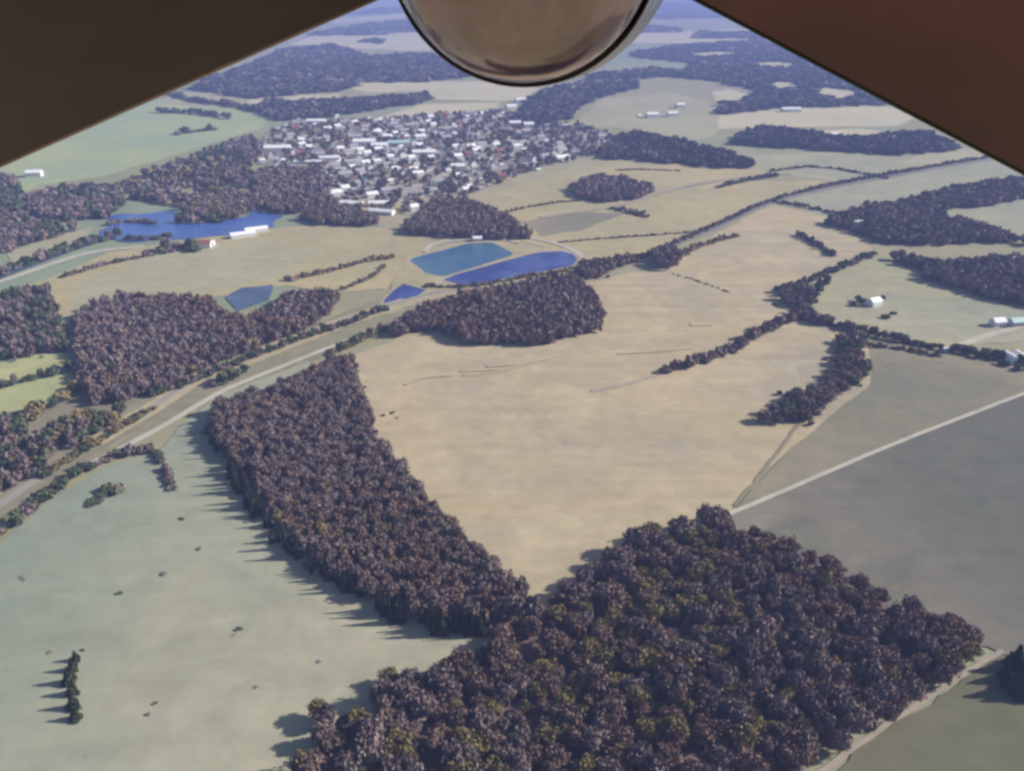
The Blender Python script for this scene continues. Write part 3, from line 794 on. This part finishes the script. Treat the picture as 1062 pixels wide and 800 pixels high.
hedge([(112, 234), (134, 230), (160, 233)], 6, 4, 'reed patch standing in the lake', 'golden', 'bare', gap=0.5)
hedge([(440, 298), (490, 299), (540, 289), (590, 281)], 5, 3, 'scrub along the bank between blue lagoon and russet wood', 'golden', 'bare', gap=0.35)
hedge([(60, 290), (120, 272), (180, 262)], 5, 4, 'thin hedge in the pale hayfield', gap=0.5)
hedge([(298, 292), (340, 283), (386, 270), (410, 268)], 5, 4, 'thin hedge crossing the pale hayfield', 'golden', 'bare', gap=0.3)
hedge([(352, 302), (384, 290), (400, 276)], 4, 3, 'low bushes beside the pale hayfield', 'golden', 'bare', gap=0.2)
hedge([(168, 262), (184, 256), (206, 262)], 14, 9, 'dark clump of trees around the red roofed barn', 'bare', 'green')
hedge([(165, 117), (205, 118), (240, 124)], 12, 9, 'far hedge across the light green pasture', 'green', 'bare', gap=0.3)
hedge([(186, 140), (200, 137), (226, 135)], 14, 9, 'clump of trees in the light green pasture', 'green', 'bare')
hedge([(176, 98), (200, 106), (240, 110), (275, 118)], 12, 9, 'dark tree line at the foot of the far blue wood', 'green', 'bare')
hedge([(800, 178), (850, 172), (920, 186)], 5, 3, 'thin hedge in the pale green field', gap=0.3)
hedge([(895, 352), (900, 360), (930, 362), (980, 372)], 4, 3, 'second thin hedge below the lane', 'bare', 'golden')
hedge([(1010, 292), (1040, 280), (1080, 274)], 7, 6, 'dark hedge near the house at the edge of the wood', 'green', 'bare')

# ------------------------------------------------------------------ single trees and bushes
k = 0
for px, py, s in [(79, 686, 0.62), (76, 696, 0.75), (73, 709, 0.9), (76, 721, 0.8), (77, 735, 0.85), (79, 747, 0.7)]:
    lab = ['farthest dark cedar of the short row in the grey green field', 'second dark cedar from the far end of the short row', 'tallest dark cedar in the middle of the short row', 'dark cedar just nearer than the tallest of the short row', 'second nearest dark cedar of the short row', 'nearest dark cedar of the short row in the grey green field'][k]
    tree('cedar', *P(px, py), s, lab, 'cedars in a row in the grey green field'); k += 1
for (px, py, s), lab in zip([(1052, 694, 1.3), (1045, 706, 1.1), (1054, 719, 1.4), (1066, 702, 1.4), (1066, 724, 1.3)],
                            ['dark cedar at the farther edge of the clump in the near right corner', 'slim dark cedar on the field side of the corner clump', 'broad dark cedar nearest the camera in the corner clump', 'dark cedar cut by the frame at the back of the corner clump', 'dark cedar cut by the frame at the front of the corner clump']):
    tree('cedar', *P(px, py), s, lab, 'cedars in the near right corner')
for (px, py, k2, s), lab in zip([(332, 748, 'golden', 1.0), (404, 712, 'golden', 0.9), (742, 545, 'golden', 1.0)],
                                ['olive gold tree standing out from the wood into the grey green field', 'olive gold tree at the field edge between bare trees', 'tall olive gold tree at the end of the gravel road']):
    tree(k2, *P(px, py), s, lab)

BUSH = {}


def bush(px, py, w, h, kind, label, group=None):
    if kind not in BUSH:
        V, t = crown(150, 0.2, 7, 900 + len(kind), 1.1, 0.7, zmin=0.0)
        BUSH[kind] = quads_mesh('bush', V, t, M_crown[kind])
    x, y = P(px, py)
    o = link('bush', BUSH[kind], None, (x, y, -0.1), rng.uniform(0, 6.28))
    o.scale = (w, w * rng.uniform(0.7, 1.1), h)
    return tag(o, label, 'bush', group)


G = 'scattered bushes in the grey green field'
for px, py, w, h, kd, lab in [(112, 514, 7, 5, 'green', 'broadest dark bush inside the curve of the hedge'), (122, 510, 5, 4, 'bare', 'bush against the right side of the broadest dark bush'), (100, 522, 5, 2.5, 'green', 'low bush in front of the broadest dark bush'),
                              (188, 540, 2, 1.4, 'green', 'small bush under the hooked hedge end'), (207, 570, 2.4, 1.2, 'bare', 'faint round bush near the long strip wood'), (168, 597, 2.2, 1.2, 'bare', 'low bush with pale grass beside it, middle of the grey green field'),
                              (124, 616, 1.8, 1.5, 'green', 'small dark bush above the cedar row'), (247, 653, 2.0, 1.3, 'green', 'small dark bush on bare ground facing the strip wood'), (241, 660, 1.2, 0.8, 'green', 'tiny bush touching the bare patch below the strip wood'),
                              (86, 675, 1.3, 1.2, 'green', 'tiny bush beside the far end of the cedar row'), (160, 730, 1.4, 1.0, 'green', 'upper of two small bushes right of the cedars'), (153, 742, 1.3, 1.2, 'bare', 'lower of two small bushes right of the cedars'),
                              (264, 714, 1.8, 0.8, 'bare', 'faint low bush between cedars and near wood'), (25, 600, 3, 0.8, 'green', 'low bush at the far left of the grey green field'), (50, 678, 2, 0.8, 'bare', 'thin bush left of the cedar row'), (88, 786, 0.9, 0.7, 'green', 'tiny bush nearest the camera in the grey green field'), (330, 688, 2.2, 0.7, 'bare', 'faint weed patch before the near wood')]:
    bush(px, py, w, h, kd, lab, G)
G = 'bushes in the tan stubble field'
for px, py, w, h, kd, lab in [(398, 432, 2.2, 1.2, 'green', 'small bush at the strip wood edge of the tan field'), (406, 429, 2.4, 1.4, 'green', 'upper small bush of the group in the tan field'), (412, 434, 1.8, 1, 'bare', 'outermost small bush of the group in the tan field'),
                              (586, 460, 3, 0.6, 'bare', 'flat weed patch in the middle of the tan field'), (574, 464, 2.6, 0.5, 'golden', 'paler flat weed patch in the middle of the tan field'), (655, 474, 3.2, 0.5, 'bare', 'flat weed patch right of the tan field middle')]:
    bush(px, py, w, h, kd, lab, G)
G = 'bushes around the lone farmhouse'
for px, py, w, h, kd, lab in [(893, 314, 5, 6, 'green', 'dark bush on the field side of the white farmhouse'), (886, 318, 5, 4, 'bare', 'bare bush in front of the white farmhouse'), (914, 312, 4, 5, 'bare', 'bare bush behind the white farmhouse'), (918, 330, 4, 4, 'green', 'bush alone on the slope below the farmhouse'), (926, 326, 3, 3, 'green', 'smaller bush alone on the slope below the farmhouse')]:
    bush(px, py, w, h, kd, lab, G)

# ------------------------------------------------------------------ buildings
M_wall = [plain('white_siding', (0.72, 0.72, 0.70), 0.7, var=0.06), plain('cream_siding', (0.55, 0.50, 0.42), 0.8, var=0.08), plain('brick_wall', (0.26, 0.15, 0.11), 0.9, var=0.15), plain('grey_siding', (0.42, 0.43, 0.45), 0.8, var=0.08)]
M_roof = [plain('white_metal_roof', (0.80, 0.80, 0.80), 0.45, var=0.05), plain('grey_shingle', (0.34, 0.33, 0.34), 0.9, var=0.15), plain('brown_shingle', (0.16, 0.11, 0.09), 0.9, var=0.15), plain('red_metal_roof', (0.25, 0.11, 0.09), 0.6, var=0.1), plain('pale_teal_roof', (0.40, 0.58, 0.56), 0.5, var=0.05)]
M_glass = plain('window_glass', (0.03, 0.04, 0.05), 0.15, var=0.1, spec=0.5)


def house_geo(w, d, h, rh, over=0.4):
    """walls, roof and windows of a gabled house; (verts, faces) each, ridge along x"""
    a, b = w / 2, d / 2
    Wv = [(-a, -b, -.3), (a, -b, -.3), (a, b, -.3), (-a, b, -.3), (-a, -b, h), (a, -b, h), (a, b, h), (-a, b, h), (-a, 0, h + rh), (a, 0, h + rh)]
    Wf = [(0, 1, 5, 4), (2, 3, 7, 6), (1, 2, 6, 9, 5), (3, 0, 4, 8, 7), (0, 3, 2, 1)]
    a2, b2 = a + over, b + over
    dz = rh / b * over
    t = 0.18
    Rv = []
    for sx in (-a2, a2):
        Rv += [(sx, -b2, h - dz + .03), (sx, 0, h + rh + .03), (sx, b2, h - dz + .03), (sx, b2, h - dz + .03 + t), (sx, 0, h + rh + .03 + t), (sx, -b2, h - dz + .03 + t)]
    Rf = [(0, 1, 7, 6), (1, 2, 8, 7), (2, 3, 9, 8), (3, 4, 10, 9), (4, 5, 11, 10), (5, 0, 6, 11), (0, 5, 4, 1), (1, 4, 3, 2), (6, 7, 10, 11), (7, 8, 9, 10)]
    Gv, Gf = [], []
    def win(x, z, sy, ww=0.9, hh=1.3):
        y = sy * (b + 0.03); i = len(Gv)
        Gv.extend([(x - ww / 2, y, z), (x + ww / 2, y, z), (x + ww / 2, y, z + hh), (x - ww / 2, y, z + hh)])
        Gf.append((i, i + 1, i + 2, i + 3) if sy < 0 else (i + 3, i + 2, i + 1, i))
    nw = max(2, int(w / 3))
    for sy in (-1, 1):
        for i in range(nw):
            x = -a + (i + 0.5) * w / nw
            for z in ([0.9, 3.6] if h > 5 else [0.9]):
                win(x, z, sy)
    return (Wv, Wf), (Rv, Rf), (Gv, Gf)


def house_mesh(w, d, h, rh, wm, rm):
    parts = house_geo(w, d, h, rh)
    V, Fc, mi = [], [], []
    for k, (v, f) in enumerate(parts):
        o = len(V); V += v
        Fc += [tuple(i + o for i in q) for q in f]; mi += [k] * len(f)
    # chimney
    o = len(V); cx, cy = w * 0.28, 0.35
    V += [(cx + sx * .35, cy + sy * .35, z) for z in (h, h + rh + 0.9) for sx, sy in ((-1, -1), (1, -1), (1, 1), (-1, 1))]
    Fc += [(o, o + 1, o + 5, o + 4), (o + 1, o + 2, o + 6, o + 5), (o + 2, o + 3, o + 7, o + 6), (o + 3, o, o + 4, o + 7), (o + 4, o + 5, o + 6, o + 7)]; mi += [0] * 5
    return mesh_from('house', V, Fc, [wm, rm, M_glass], mi)


def building(px, py, w, d, h, rh, rz, wm, rm, label, cat='building', name='building', group=None):
    x, y = P(px, py)
    root = bpy.data.objects.new(name, None); COL.objects.link(root)
    root.location = (x, y, 0); root.rotation_euler = (0, 0, rz)
    tag(root, label, cat, group)
    for nm, (v, f), m in zip(('wall', 'roof', 'window'), house_geo(w, d, h, rh), (M_wall[wm], M_roof[rm], M_glass)):
        if nm == 'window':
            for q in f[:12]:
                link('window', mesh_from('window', [v[i] for i in q], [(0, 1, 2, 3)], [m]), root)
        else:
            link(nm, mesh_from(nm, v, f, [m]), root)
    return root


STREET_A = 0.42
big = [(288, 157, 40, 22, 7, 3, .1, 0, 0, 'long white warehouse at the west end of the town', 'warehouse'), (328, 129, 34, 18, 7, 3, .0, 0, 0, 'white flat gabled warehouse at the north edge of the town', 'warehouse'),
       (342, 167, 30, 16, 6, 2, .15, 0, 0, 'low white shed above the dense leafless wood', 'shed'), (320, 170, 42, 9, 4, 1.5, .1, 3, 0, 'long narrow grey shed beside the low white shed', 'shed'),
       (378, 151, 36, 24, 8, 3, .1, 0, 0, 'bulky white hall in the middle of the town', 'hall'), (394, 155, 26, 20, 8, 3, .1, 0, 0, 'white hall adjoining the bulky one', 'hall'),
       (414, 152, 36, 16, 7, 3, .1, 3, 4, 'pale teal roofed hall in the middle of the town', 'hall'), (440, 162, 36, 15, 7, 3, .1, 0, 0, 'long white roofed building east of the teal roof', 'building'),
       (436, 146, 18, 13, 8, 3, .3, 0, 0, 'tall white house north of the teal roof', 'house'), (402, 146, 16, 12, 8, 3, .3, 0, 0, 'white house beside the teal roofed hall', 'house'),
       (475, 176, 20, 13, 6, 3, .1, 0, 0, 'white cottage alone at the south east of the town', 'cottage'), (548, 133, 18, 15, 8, 3, .2, 0, 0, 'brightest white building at the north east of the town', 'building'),
       (534, 131, 22, 12, 7, 3, .2, 0, 0, 'white building beside the brightest one', 'building'), (581, 167, 26, 14, 6, 3, .5, 0, 0, 'white barn at the corner of the yellowish hayfield', 'barn'),
       (346, 204, 20, 14, 6, 3, .5, 0, 0, 'white house near the dense leafless wood', 'house'), (362, 214, 34, 12, 5, 2, -.2, 0, 0, 'long white roof on the paved yards', 'shed'), (394, 214, 26, 14, 5, 2, .1, 1, 0, 'cream shed with white roof on the paved yards', 'shed'), (396, 222, 30, 10, 4, 2, -.3, 0, 0, 'low white shed behind the low purple wood', 'shed'),
       (541, 106, 30, 14, 6, 3, .4, 0, 0, 'white farm shed on the far road to the blue wood', 'shed'), (530, 113, 22, 14, 6, 3, .4, 0, 0, 'white farmhouse on the far road to the blue wood', 'house'),
       (495, 250, 9, 6, 3.5, 1.6, .1, 0, 0, 'small white pump house behind the teal lagoon', 'hut'), (36, 183, 20, 14, 6, 3, .2, 0, 0, 'white barn at the edge of the light green pasture', 'barn'),
       (252, 246, 26, 9, 4, 2, .5, 0, 0, 'white boathouse on the lake shore', 'boathouse'), (266, 241, 24, 8, 4, 2, .5, 0, 0, 'second white boathouse farther along the lake shore', 'boathouse'),
       (208, 257, 22, 10, 5, 3, .1, 0, 3, 'red roofed barn with white walls by the lake', 'barn'), (218, 255, 9, 7, 4, 2, .1, 0, 0, 'small white annex beside the red roofed barn', 'hut'),
       (864, 143, 16, 12, 6, 3, .2, 0, 0, 'white house inside the dark wood below the right wing', 'house'), (820, 116, 40, 14, 6, 3, .1, 0, 0, 'far white sheds at the edge of the pale green field', 'shed'),
       (888, 236, 12, 9, 5, 3, .2, 0, 0, 'small pale house at the tip of the dark wood', 'house'), (676, 122, 24, 16, 7, 3, .2, 0, 0, 'white building behind the yellowish green pasture', 'building'), (697, 121, 20, 16, 7, 3, .2, 0, 0, 'white barn right of the far white building', 'barn'), (705, 112, 18, 14, 7, 3, .2, 0, 0, 'white house above the far white barn', 'house')]
for px, py, w, d, h, rh, rz, wm, rm, lab, cat in big:
    building(px, py, w, d, h, rh, rz, wm, rm, lab, cat, cat)

building(906, 317, 11, 8, 4.5, 2.6, 0.5, 0, 0, 'lone white farmhouse in the grey green field', 'farmhouse', 'farmhouse')
building(1034, 338, 10, 8, 4.5, 2.4, 0.2, 0, 0, 'white house with bright roof above the farm road', 'house', 'house')
building(1054, 338, 13, 8, 4.5, 2.4, 0.2, 3, 4, 'pale grey house at the right end of the farm road', 'house', 'house')
building(1054, 274, 16, 9, 5, 2.6, 0.1, 0, 0, 'white house at the edge of the dark right-hand wood', 'house', 'house')
building(984, 364, 12, 5, 2.6, 0.9, 0.4, 3, 0, 'low pale shed where hedge and farm road meet', 'shed', 'shed')


def round_shed(px, py, w, ln, h, rz, label):
    x, y = P(px, py)
    root = bpy.data.objects.new('round_roofed_shed', None); COL.objects.link(root)
    root.location = (x, y, 0); root.rotation_euler = (0, 0, rz)
    tag(root, label, 'shed', 'round roofed sheds at the farm road')
    n = 14
    V, Fc = [], []
    for s in (-ln / 2, ln / 2):
        for i in range(n + 1):
            t = math.pi * i / n
            V.append((math.cos(t) * w / 2, s, math.sin(t) * h))
    for i in range(n): Fc.append((i, i + 1, n + 2 + i, n + 1 + i))
    link('roof', mesh_from('roof', V, Fc, [M_roof[0]]), root)
    for s in (-1, 1):
        v = [(math.cos(math.pi * i / n) * w / 2 * .98, s * (ln / 2 - .15), math.sin(math.pi * i / n) * h * .98) for i in range(n + 1)]
        link('wall', mesh_from('wall', v, [tuple(range(n + 1))], [M_wall[0]]), root)
    y0 = -(ln / 2 - .12)
    link('door', mesh_from('door', [(-1.6, y0, 0), (1.6, y0, 0), (1.6, y0, 3), (-1.6, y0, 3)], [(0, 1, 2, 3)], [M_wall[3]]), root)


round_shed(1047, 375, 8.5, 13, 6, 0.15, 'gleaming white round roofed shed nearer the hedge end')
round_shed(1058, 374, 8.5, 13, 6, 0.15, 'gleaming white round roofed shed at the very edge of the frame')
bush(1040, 379, 5, 5, 'green', 'dark bush in front of the round roofed sheds'); bush(1056, 384, 6, 5, 'green', 'dark bushes below the round roofed sheds')

# the small houses of the town
KINDS = [((11, 8, 5.4, 3), 0, 0, 'small white house with white roof among the town trees', 'white roofed town houses'),
         ((12, 9, 5.4, 3.2), 0, 1, 'small white house with grey roof among the town trees', 'grey roofed white town houses'),
         ((10, 8, 4.5, 3), 1, 2, 'small cream house with brown roof among the town trees', 'brown roofed cream town houses'),
         ((14, 9, 6, 3), 3, 1, 'small grey house with grey roof among the town trees', 'grey town houses'),
         ((12, 8, 5.5, 3), 2, 3, 'small brick house with red roof among the town trees', 'red roofed town houses')]
HM = [house_mesh(*k[0], M_wall[k[1]], M_roof[k[2]]) for k in KINDS]
tp = np.array(TOWN, float)
g = np.array([P(*p) for p in TOWN]); lo, hi = g.min(0), g.max(0)
ca, sa = math.cos(STREET_A), math.sin(STREET_A)
bigxy = [P(b[0], b[1]) for b in big]
spots = []
for i in range(-60, 60):
    for j in range(-60, 60):
        u, v = i * 24 + rng.uniform(-4, 4), j * 34 + (7 if i % 2 else -7) + rng.uniform(-3, 3)
        cx, cy = (lo + hi) / 2
        x, y = cx + u * ca - v * sa, cy + u * sa + v * ca
        a, b = proj(np.array([x]), np.array([y]), 3.0)
        if inside(a, b, tp)[0] and min(math.hypot(x - q[0], y - q[1]) for q in bigxy) > 26:
            core = math.exp(-((a[0] - 395) / 110) ** 2 - ((b[0] - 158) / 40) ** 2)
            spots.append((x, y, core))
sel = [s for s in spots if rng.random() < 0.3 + 0.7 * s[2]]
rng.shuffle(sel)
sel = sel[:215]
for x, y, core in sel:
    ki = int(rng.choice(5, p=(0.30, 0.27, 0.2, 0.17, 0.06)))
    o = link('house', HM[ki], None, (x, y, 0), STREET_A + (math.pi / 2 if rng.random() < .4 else 0) + rng.normal(0, .05))
    s = rng.uniform(0.8, 1.35); o.scale = (s, s, rng.uniform(0.9, 1.15))
    tag(o, KINDS[ki][3], 'house', KINDS[ki][4])
print('houses', len(sel), len(spots))
GM = [house_mesh(7, 5.5, 2.8, 1.6, M_wall[0], M_roof[0]), house_mesh(8, 6, 3, 1.8, M_wall[3], M_roof[1]), house_mesh(6, 5, 2.6, 1.5, M_wall[1], M_roof[0])]
extra = []
tp2 = np.array([(600, 150), (620, 128), (660, 126), (716, 118), (720, 108), (690, 110), (640, 120), (590, 130), (300, 118), (280, 130), (262, 170), (300, 190), (340, 222), (430, 224), (500, 200), (560, 178)], float)
for i in range(4000):
    if len(extra) >= 190: break
    if rng.random() < 0.12:
        x, y = P(rng.uniform(600, 720), rng.uniform(108, 150))
    else:
        x, y = rng.uniform(lo[0], hi[0]), rng.uniform(lo[1], hi[1])
    a, b = proj(np.array([x]), np.array([y]), 2.0)
    core = math.exp(-((a[0] - 400) / 120) ** 2 - ((b[0] - 156) / 40) ** 2)
    if not (inside(a, b, tp)[0] or inside(a, b, tp2)[0]) or rng.random() > 0.25 + 0.75 * core: continue
    if min(math.hypot(x - q[0], y - q[1]) for q in [t[:2] for t in sel] + bigxy + extra) < 12: continue
    extra.append((x, y))
    k = int(rng.integers(3))
    o = link('garage', GM[k], None, (x, y, 0), STREET_A + rng.integers(4) * math.pi / 2 + rng.normal(0, .06))
    q = rng.uniform(0.7, 1.2); o.scale = (q, q, q)
    tag(o, ['tiny white outbuilding with white roof in a town garden', 'tiny grey outbuilding with grey roof in a town garden', 'tiny cream outbuilding with white roof in a town garden'][k], 'garage', ['white outbuildings of the town', 'grey outbuildings of the town', 'cream outbuildings of the town'][k])
print('garages', len(extra))
hs = np.array([(s[0], s[1]) for s in sel] + [tuple(b) for b in bigxy] + extra)
tt = []
for _ in range(2500):
    x, y = rng.uniform(lo[0], hi[0]), rng.uniform(lo[1], hi[1])
    a, b = proj(np.array([x]), np.array([y]), 3.0)
    if inside(a, b, tp)[0] and np.min(np.hypot(hs[:, 0] - x, hs[:, 1] - y)) > 8:
        s = rng.uniform(0.6, 1.05)
        tt.append([x, y, 0, 5 * s, 9 * s, ['bare', 'russet', 'green', 'golden'][rng.choice(4, p=(.68, .14, .12, .06))], 2])
V, T = bake(tt)
tag(link('garden_trees', quads_mesh('garden_trees', V, T, M_fol)), 'bare and evergreen garden trees all through the distant town', 'trees', kind='stuff')

# ------------------------------------------------------------------ the aircraft that carries the camera
def K(px, py, d):
    return Vector(C_ + d * (F_ + R_ * (px - 531) / FPX + U_ * (400 - py) / FPX))


plane_root = bpy.data.objects.new('model_aircraft', None)
COL.objects.link(plane_root)
plane_root.location = K(548, -300, 0.9)
tag(plane_root, 'model aircraft close overhead with two red brown wings and a rounded metal nose', 'aircraft')


def place(o):
    o.parent = plane_root
    o.matrix_parent_inverse.identity()
    o.location = -plane_root.location
    return o


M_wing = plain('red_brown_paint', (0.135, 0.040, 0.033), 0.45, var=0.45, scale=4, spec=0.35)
M_wing_shaded = plain('shaded_wing_paint', (0.075, 0.032, 0.030), 0.5, var=0.45, scale=4, spec=0.35)  # same wing paint with the left wing's shade put into the colour
M_edge = plain('worn_pale_edge', (0.42, 0.27, 0.22), 0.6, var=0.2, scale=30)
M_edge_d = plain('dark_edge', (0.05, 0.055, 0.035), 0.6, var=0.2, scale=30)


def wing(e1, e2, up, edge_mat, paint):
    """thick tapered wing panel: leading edge e1-e2, chord along up"""
    ed = (e2 - e1)
    nrm = ed.cross(up).normalized()
    if nrm.dot(Vector(C_) - e1) < 0: nrm = -nrm       # towards the camera below
    prof = [(0.0, 0.0), (0.02, 0.004), (0.2, 0.010), (0.6, 0.010), (0.98, 0.004), (1.0, 0.0), (0.98, -0.006), (0.6, -0.022), (0.2, -0.026), (0.03, -0.012)]
    V, Fc = [], []
    n = len(prof); m = 12
    for i in range(m + 1):
        base = e1 + ed * (i / m)
        for a, b in prof:
            V.append(base + up * a + nrm * (b - 0.004))
    for i in range(m):
        for k in range(n):
            k2 = (k + 1) % n
            Fc.append((i * n + k, i * n + k2, (i + 1) * n + k2, (i + 1) * n + k))
    Fc.append(tuple(range(n - 1, -1, -1))); Fc.append(tuple(m * n + k for k in range(n)))
    o = place(link('wing', mesh_from('wing', V, Fc, [paint])))
    V, Fc = [], []
    tube(V, Fc, e1 + nrm * -0.003, e2 + nrm * -0.003, 0.0016, 0.0016, 8)
    s = link('edge_strip', mesh_from('edge_strip', V, Fc, [edge_mat]), o)
    for p in s.data.polygons: p.use_smooth = True
    return o


wing(K(-140, 238, 0.726), K(440, -19, 0.62), Vector((-0.28, -0.34, 0.082)), M_edge, M_wing_shaded)
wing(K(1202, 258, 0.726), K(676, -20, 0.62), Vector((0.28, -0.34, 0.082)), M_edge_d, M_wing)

V, Fc = [], []
_l = K(440, -19, 0.62) + Vector((-0.28, -0.34, 0.082)) * 0.35
tube(V, Fc, _l, Vector((-_l.x, _l.y, _l.z)), 0.012, 0.012, 12)
place(link('spar', mesh_from('spar', V, Fc, [M_edge_d])))
M_nose = plain('brushed_nose_metal', (0.40, 0.27, 0.265), 0.14, metal=0.95, var=0.14, scale=1.0)
_nt = M_nose.node_tree
_mp = N(_nt, 'ShaderNodeMapping'); _mp.inputs['Scale'].default_value = (60, 60, 5)
_tc = next(n for n in _nt.nodes if n.type == 'TEX_COORD'); _ns = next(n for n in _nt.nodes if n.type == 'TEX_NOISE')
_nt.links.new(_tc.outputs['Object'], _mp.inputs['Vector']); _nt.links.new(_mp.outputs[0], _ns.inputs['Vector'])
M_cowl = plain('grey_cowl_metal', (0.50, 0.49, 0.52), 0.3, metal=0.85, var=0.1, scale=9)
M_rim = plain('dark_brown_rim', (0.06, 0.035, 0.022), 0.5, var=0.2, scale=20)


def lathe(prof, a, b, seg=64):
    """prof: (t along a-b, radius in metres)"""
    ax = (b - a); L = ax.length; ax.normalize()
    x = ax.orthogonal().normalized(); y = ax.cross(x)
    V, Fc = [], []
    for t, r in prof:
        for k in range(seg):
            q = 2 * math.pi * k / seg
            V.append(a + ax * (t * L) + x * (math.cos(q) * r) + y * (math.sin(q) * r))
    for i in range(len(prof) - 1):
        for k in range(seg):
            k2 = (k + 1) % seg
            Fc.append((i * seg + k, i * seg + k2, (i + 1) * seg + k2, (i + 1) * seg + k))
    return V, Fc


near_c, far_c = K(543, -60, 0.46), K(553, -78, 0.60)
rn, rf = 142 * 0.46 / FPX, 151 * 0.60 / FPX
V, Fc = lathe([(0.0, rn), (0.3, rn + (rf - rn) * .4), (0.7, rf * .97), (1.0, rf), (1.15, rf * .98), (1.5, rf * .8), (1.6, 0.001)], near_c, far_c)
cowl = place(link('cowl', mesh_from('cowl', V, Fc, [M_cowl])))
Rr = rn * 0.012
V, Fc = lathe([(-0.02 + 0.018 * math.sin(q * .785), rn + 0.0004 + 0.0008 * math.cos(q * .785)) for q in range(9)], near_c, far_c)
rim = link('rim', mesh_from('rim', V, Fc, [M_rim]), cowl)
V, Fc = lathe([(-0.52 * math.cos(q * math.pi / 2 / 10), max(0.0005, rn * 0.965 * math.sin(q * math.pi / 2 / 10))) for q in range(11)], near_c, far_c)
cap = place(link('nose_cap', mesh_from('nose_cap', V, Fc, [M_nose])))
for o in (cowl, rim, cap):
    for p in o.data.polygons: p.use_smooth = True

# ------------------------------------------------------------------ haze
hz = bpy.data.materials.new('air'); hz.use_nodes = True
nt = hz.node_tree
nt.nodes.remove(nt.nodes['Principled BSDF'])
pv = nt.nodes.new('ShaderNodeVolumePrincipled')
pv.inputs['Color'].default_value = (0.39, 0.49, 1.0, 1)
pv.inputs['Density'].default_value = 1.8e-4
nt.links.new(pv.outputs[0], nt.nodes['Material Output'].inputs['Volume'])
a, z0, z1 = 26000.0, -1.0, CAM_H + 6.0
v = [(x, y, z) for z in (z0, z1) for x, y in ((-a, -3000), (a, -3000), (a, 24000), (-a, 24000))]
f = [(0, 3, 2, 1), (4, 5, 6, 7), (0, 1, 5, 4), (1, 2, 6, 5), (2, 3, 7, 6), (3, 0, 4, 7)]
tag(link('haze', mesh_from('haze', v, f, [hz])), 'thin bluish haze filling the air over the valley', 'haze', kind='stuff')
